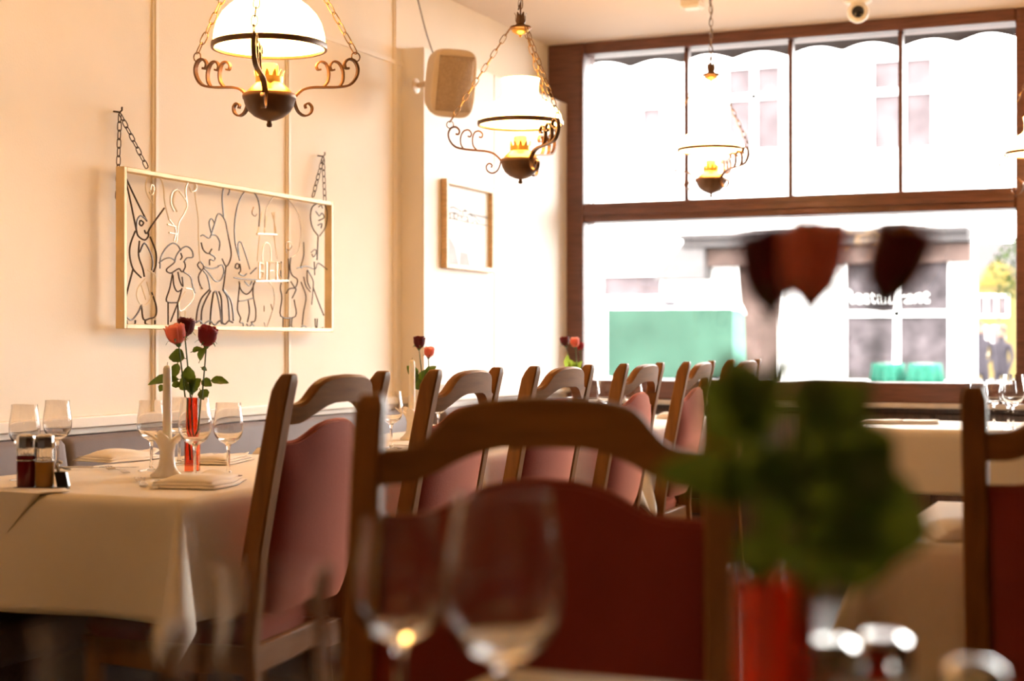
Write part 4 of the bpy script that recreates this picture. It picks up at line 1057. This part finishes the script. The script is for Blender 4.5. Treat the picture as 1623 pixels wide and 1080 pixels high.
# ================================================================ FRAMED PRINT
def framed_print():
    X0 = XC + .001
    y0 = on_x(699, 350, X0).y; y1 = on_x(775, 350, X0).y; z1_ = on_x(699, 283, X0).z; z0_ = on_x(699, 425, X0).z
    e = empty('framed_print', (X0, y0, z0_)); W_, H_ = y1 - y0, z1_ - z0_; t = .022
    for nm, a, b_, c_, d_ in (('frame_side', 0, t, 0, H_), ('frame_side', W_ - t, W_, 0, H_), ('frame_top', t, W_ - t, H_ - t, H_), ('frame_bottom', t, W_ - t, 0, t)):
        MB().box(0, .028, a, b_, c_, d_).build(nm, 'frame_oak', e, bevel=.002)
    pp = MB().box(.001, .008, t, W_ - t, t, H_ - t).build('print', 'paper', e)
    def Q(u, v): return (.0085, t + (W_ - 2 * t) * u, t + (H_ - 2 * t) * v)
    ink = MB()
    rnd = random.Random(5)
    lines = [[(.05, .58), (.6, .56), (.98, .57)], [(.05, .66), (.3, .66), (.6, .67)], [(.55, .69), (.75, .62), (.8, .59)], [(.08, .70), (.2, .73), (.35, .69), (.5, .71), (.58, .73)], [(.1, .56), (.12, .64), (.18, .66), (.22, .57)], [(.25, .57), (.28, .63), (.4, .64), (.5, .63), (.52, .56)], [(.15, .66), (.4, .62)], [(.6, .57), (.68, .61), (.74, .57)]]
    for ln in lines: ink.tube([Q(*p) for p in ln], .0019, 4)
    for _ in range(26):
        u = rnd.uniform(.04, .6); v = rnd.uniform(.57, .72); ink.tube([Q(u, v), Q(u + rnd.uniform(-.04, .05), v + rnd.uniform(-.02, .03))], .0018, 4)
    ink.build('ink_drawing', 'print_ink', pp)
    for pts in ([(.5, .66), (.98, .655), (.98, .69), (.55, .695)], [(.0, .0), (.30, .0), (.22, .22), (.08, .36), (.0, .34)], [(.32, .0), (.56, .0), (.5, .16), (.34, .17)]):
        ws = MB(); ws.prism(pts, 0, .0006, lambda a, b_, h: (Q(a, b_)[0] - .0005 + h, Q(a, b_)[1], Q(a, b_)[2]))
        ws.build('grey_wash', 'print_wash', pp)
    tag(e, 'small oak framed drawing of a bridge on the white panel wall', 'picture')
framed_print()

# ================================================================ SPEAKER, CAMERA, BOX
def speaker():
    p = on_x(712, 131, XC + .17)
    e = empty('wall_speaker', (p.x, p.y, p.z), R(48))
    Tl = Matrix.Rotation(R(14), 4, 'X')
    hw, hh = .098, .140
    def ring(yy, sc, k=.45):
        r = []
        for i in range(40):
            a = 2 * math.pi * (i + .5) / 40; c_, s_ = math.cos(a), math.sin(a)
            r.append(Tl @ Vector((hw * sc * math.copysign(abs(c_) ** k, c_), yy, hh * sc * math.copysign(abs(s_) ** k, s_))))
        return r
    MB().loft([ring(.10, .55), ring(.09, .72), ring(.05, .88), ring(.0, .97), ring(-.04, 1.0), ring(-.055, .99), ring(-.06, .95)]).build('cabinet', 'speaker_shell', e, smooth=60)
    def gfn(u, v):
        x = (u - .5) * 2 * hw * .78; z = (v - .5) * 2 * hh * .80
        return Tl @ Vector((x, -.062 - .016 * (1 - (2 * u - 1) ** 2) * (1 - .6 * (2 * v - 1) ** 4), z))
    MB().grid(gfn, 12, 12).build('grille', 'speaker_grille', e, solid=.004)
    MB().lathe([(0, .004), (.005, .003), (.006, 0), (0, 0)], 12, Tl @ Matrix.Translation((.03, -.078, -.085)) @ Matrix.Rotation(R(90), 4, 'X')).build('badge', 'white_plastic', e)
    inv = Matrix.Rotation(R(-48), 4, 'Z')
    wp = inv @ Vector((XC + .004 - p.x, .02, 0)); ap = Tl @ Vector((0, .09, 0))
    MB().tube([wp, wp.lerp(ap, .5), ap], .012, 8).lathe([(.032, 0), (.032, .006), (.012, .010)], 20, Matrix.Translation(wp) @ inv @ Matrix.Rotation(R(90), 4, 'Y')).build('bracket', 'speaker_shell', e)
    c0 = Tl @ Vector((-.05, .07, .10))
    top = inv @ (on_x(655, -30, XL + .01) - p); 
    MB().tube(smooth_path([c0, c0 + Vector((-.01, .02, .05)), c0.lerp(top, .45) + Vector((0, 0, -.02)), top], 6), .0028, 6).build('cable', 'cable', e)
    tag(e, 'beige rounded loudspeaker mounted on the wall above the framed print', 'speaker')
speaker()
def dome_camera():
    p = on_z(1360, -2, ZC); p = Vector((p.x, min(p.y, YB - .14), ZC))
    p = at(1360, 20, depth_of(p))
    e = empty('security_camera', (p.x, p.y, ZC))
    dz = p.z - ZC
    MB().lathe([(.062, -.001), (.062, -.014), (.052, -.022), (.03, -.026)], 32).build('base', 'white_plastic', e)
    MB().tube([(0, 0, -.02), (0, 0, dz + .03)], .016, 12).build('neck', 'white_plastic', e)
    dv = (Vector((.0, 0, HCAM + .9)) - p); dv.z *= .6; dv.normalize()
    X = Matrix.Translation((0, 0, dz)) @ dv.to_track_quat('Z', 'Y').to_matrix().to_4x4()
    MB().lathe([(0, -.05), (.03, -.045), (.045, -.02), (.049, .0), (.046, .018), (.038, .032), (.030, .036), (.027, .030), (0, .029)], 32, X).build('housing', 'white_plastic', e)
    MB().lathe([(.027, .029), (.024, .034), (.014, .039), (0, .041)], 24, X).build('lens', 'lens_black', e)
    tag(e, 'white ball security camera with black lens on the ceiling at the window', 'camera')
dome_camera()
pb = on_z(1097, 2, ZC)
e = tag(empty('junction_box', (pb.x, pb.y, ZC)), 'small square white junction box on the ceiling', 'box')
MB().box(-.045, .045, -.045, .045, -.03, -.001).build('housing', 'white_plastic', e, bevel=.004)
MB().box(-.038, .038, -.038, .038, -.036, -.029).build('cover', 'white_plastic', e, bevel=.003)
for sx, sy in ((-1, -1), (1, 1)): MB().lathe([(0, -.0375), (.004, -.037), (.004, -.0355)], 10, Matrix.Translation((sx * .028, sy * .028, 0))).build('screw', 'steel', e)
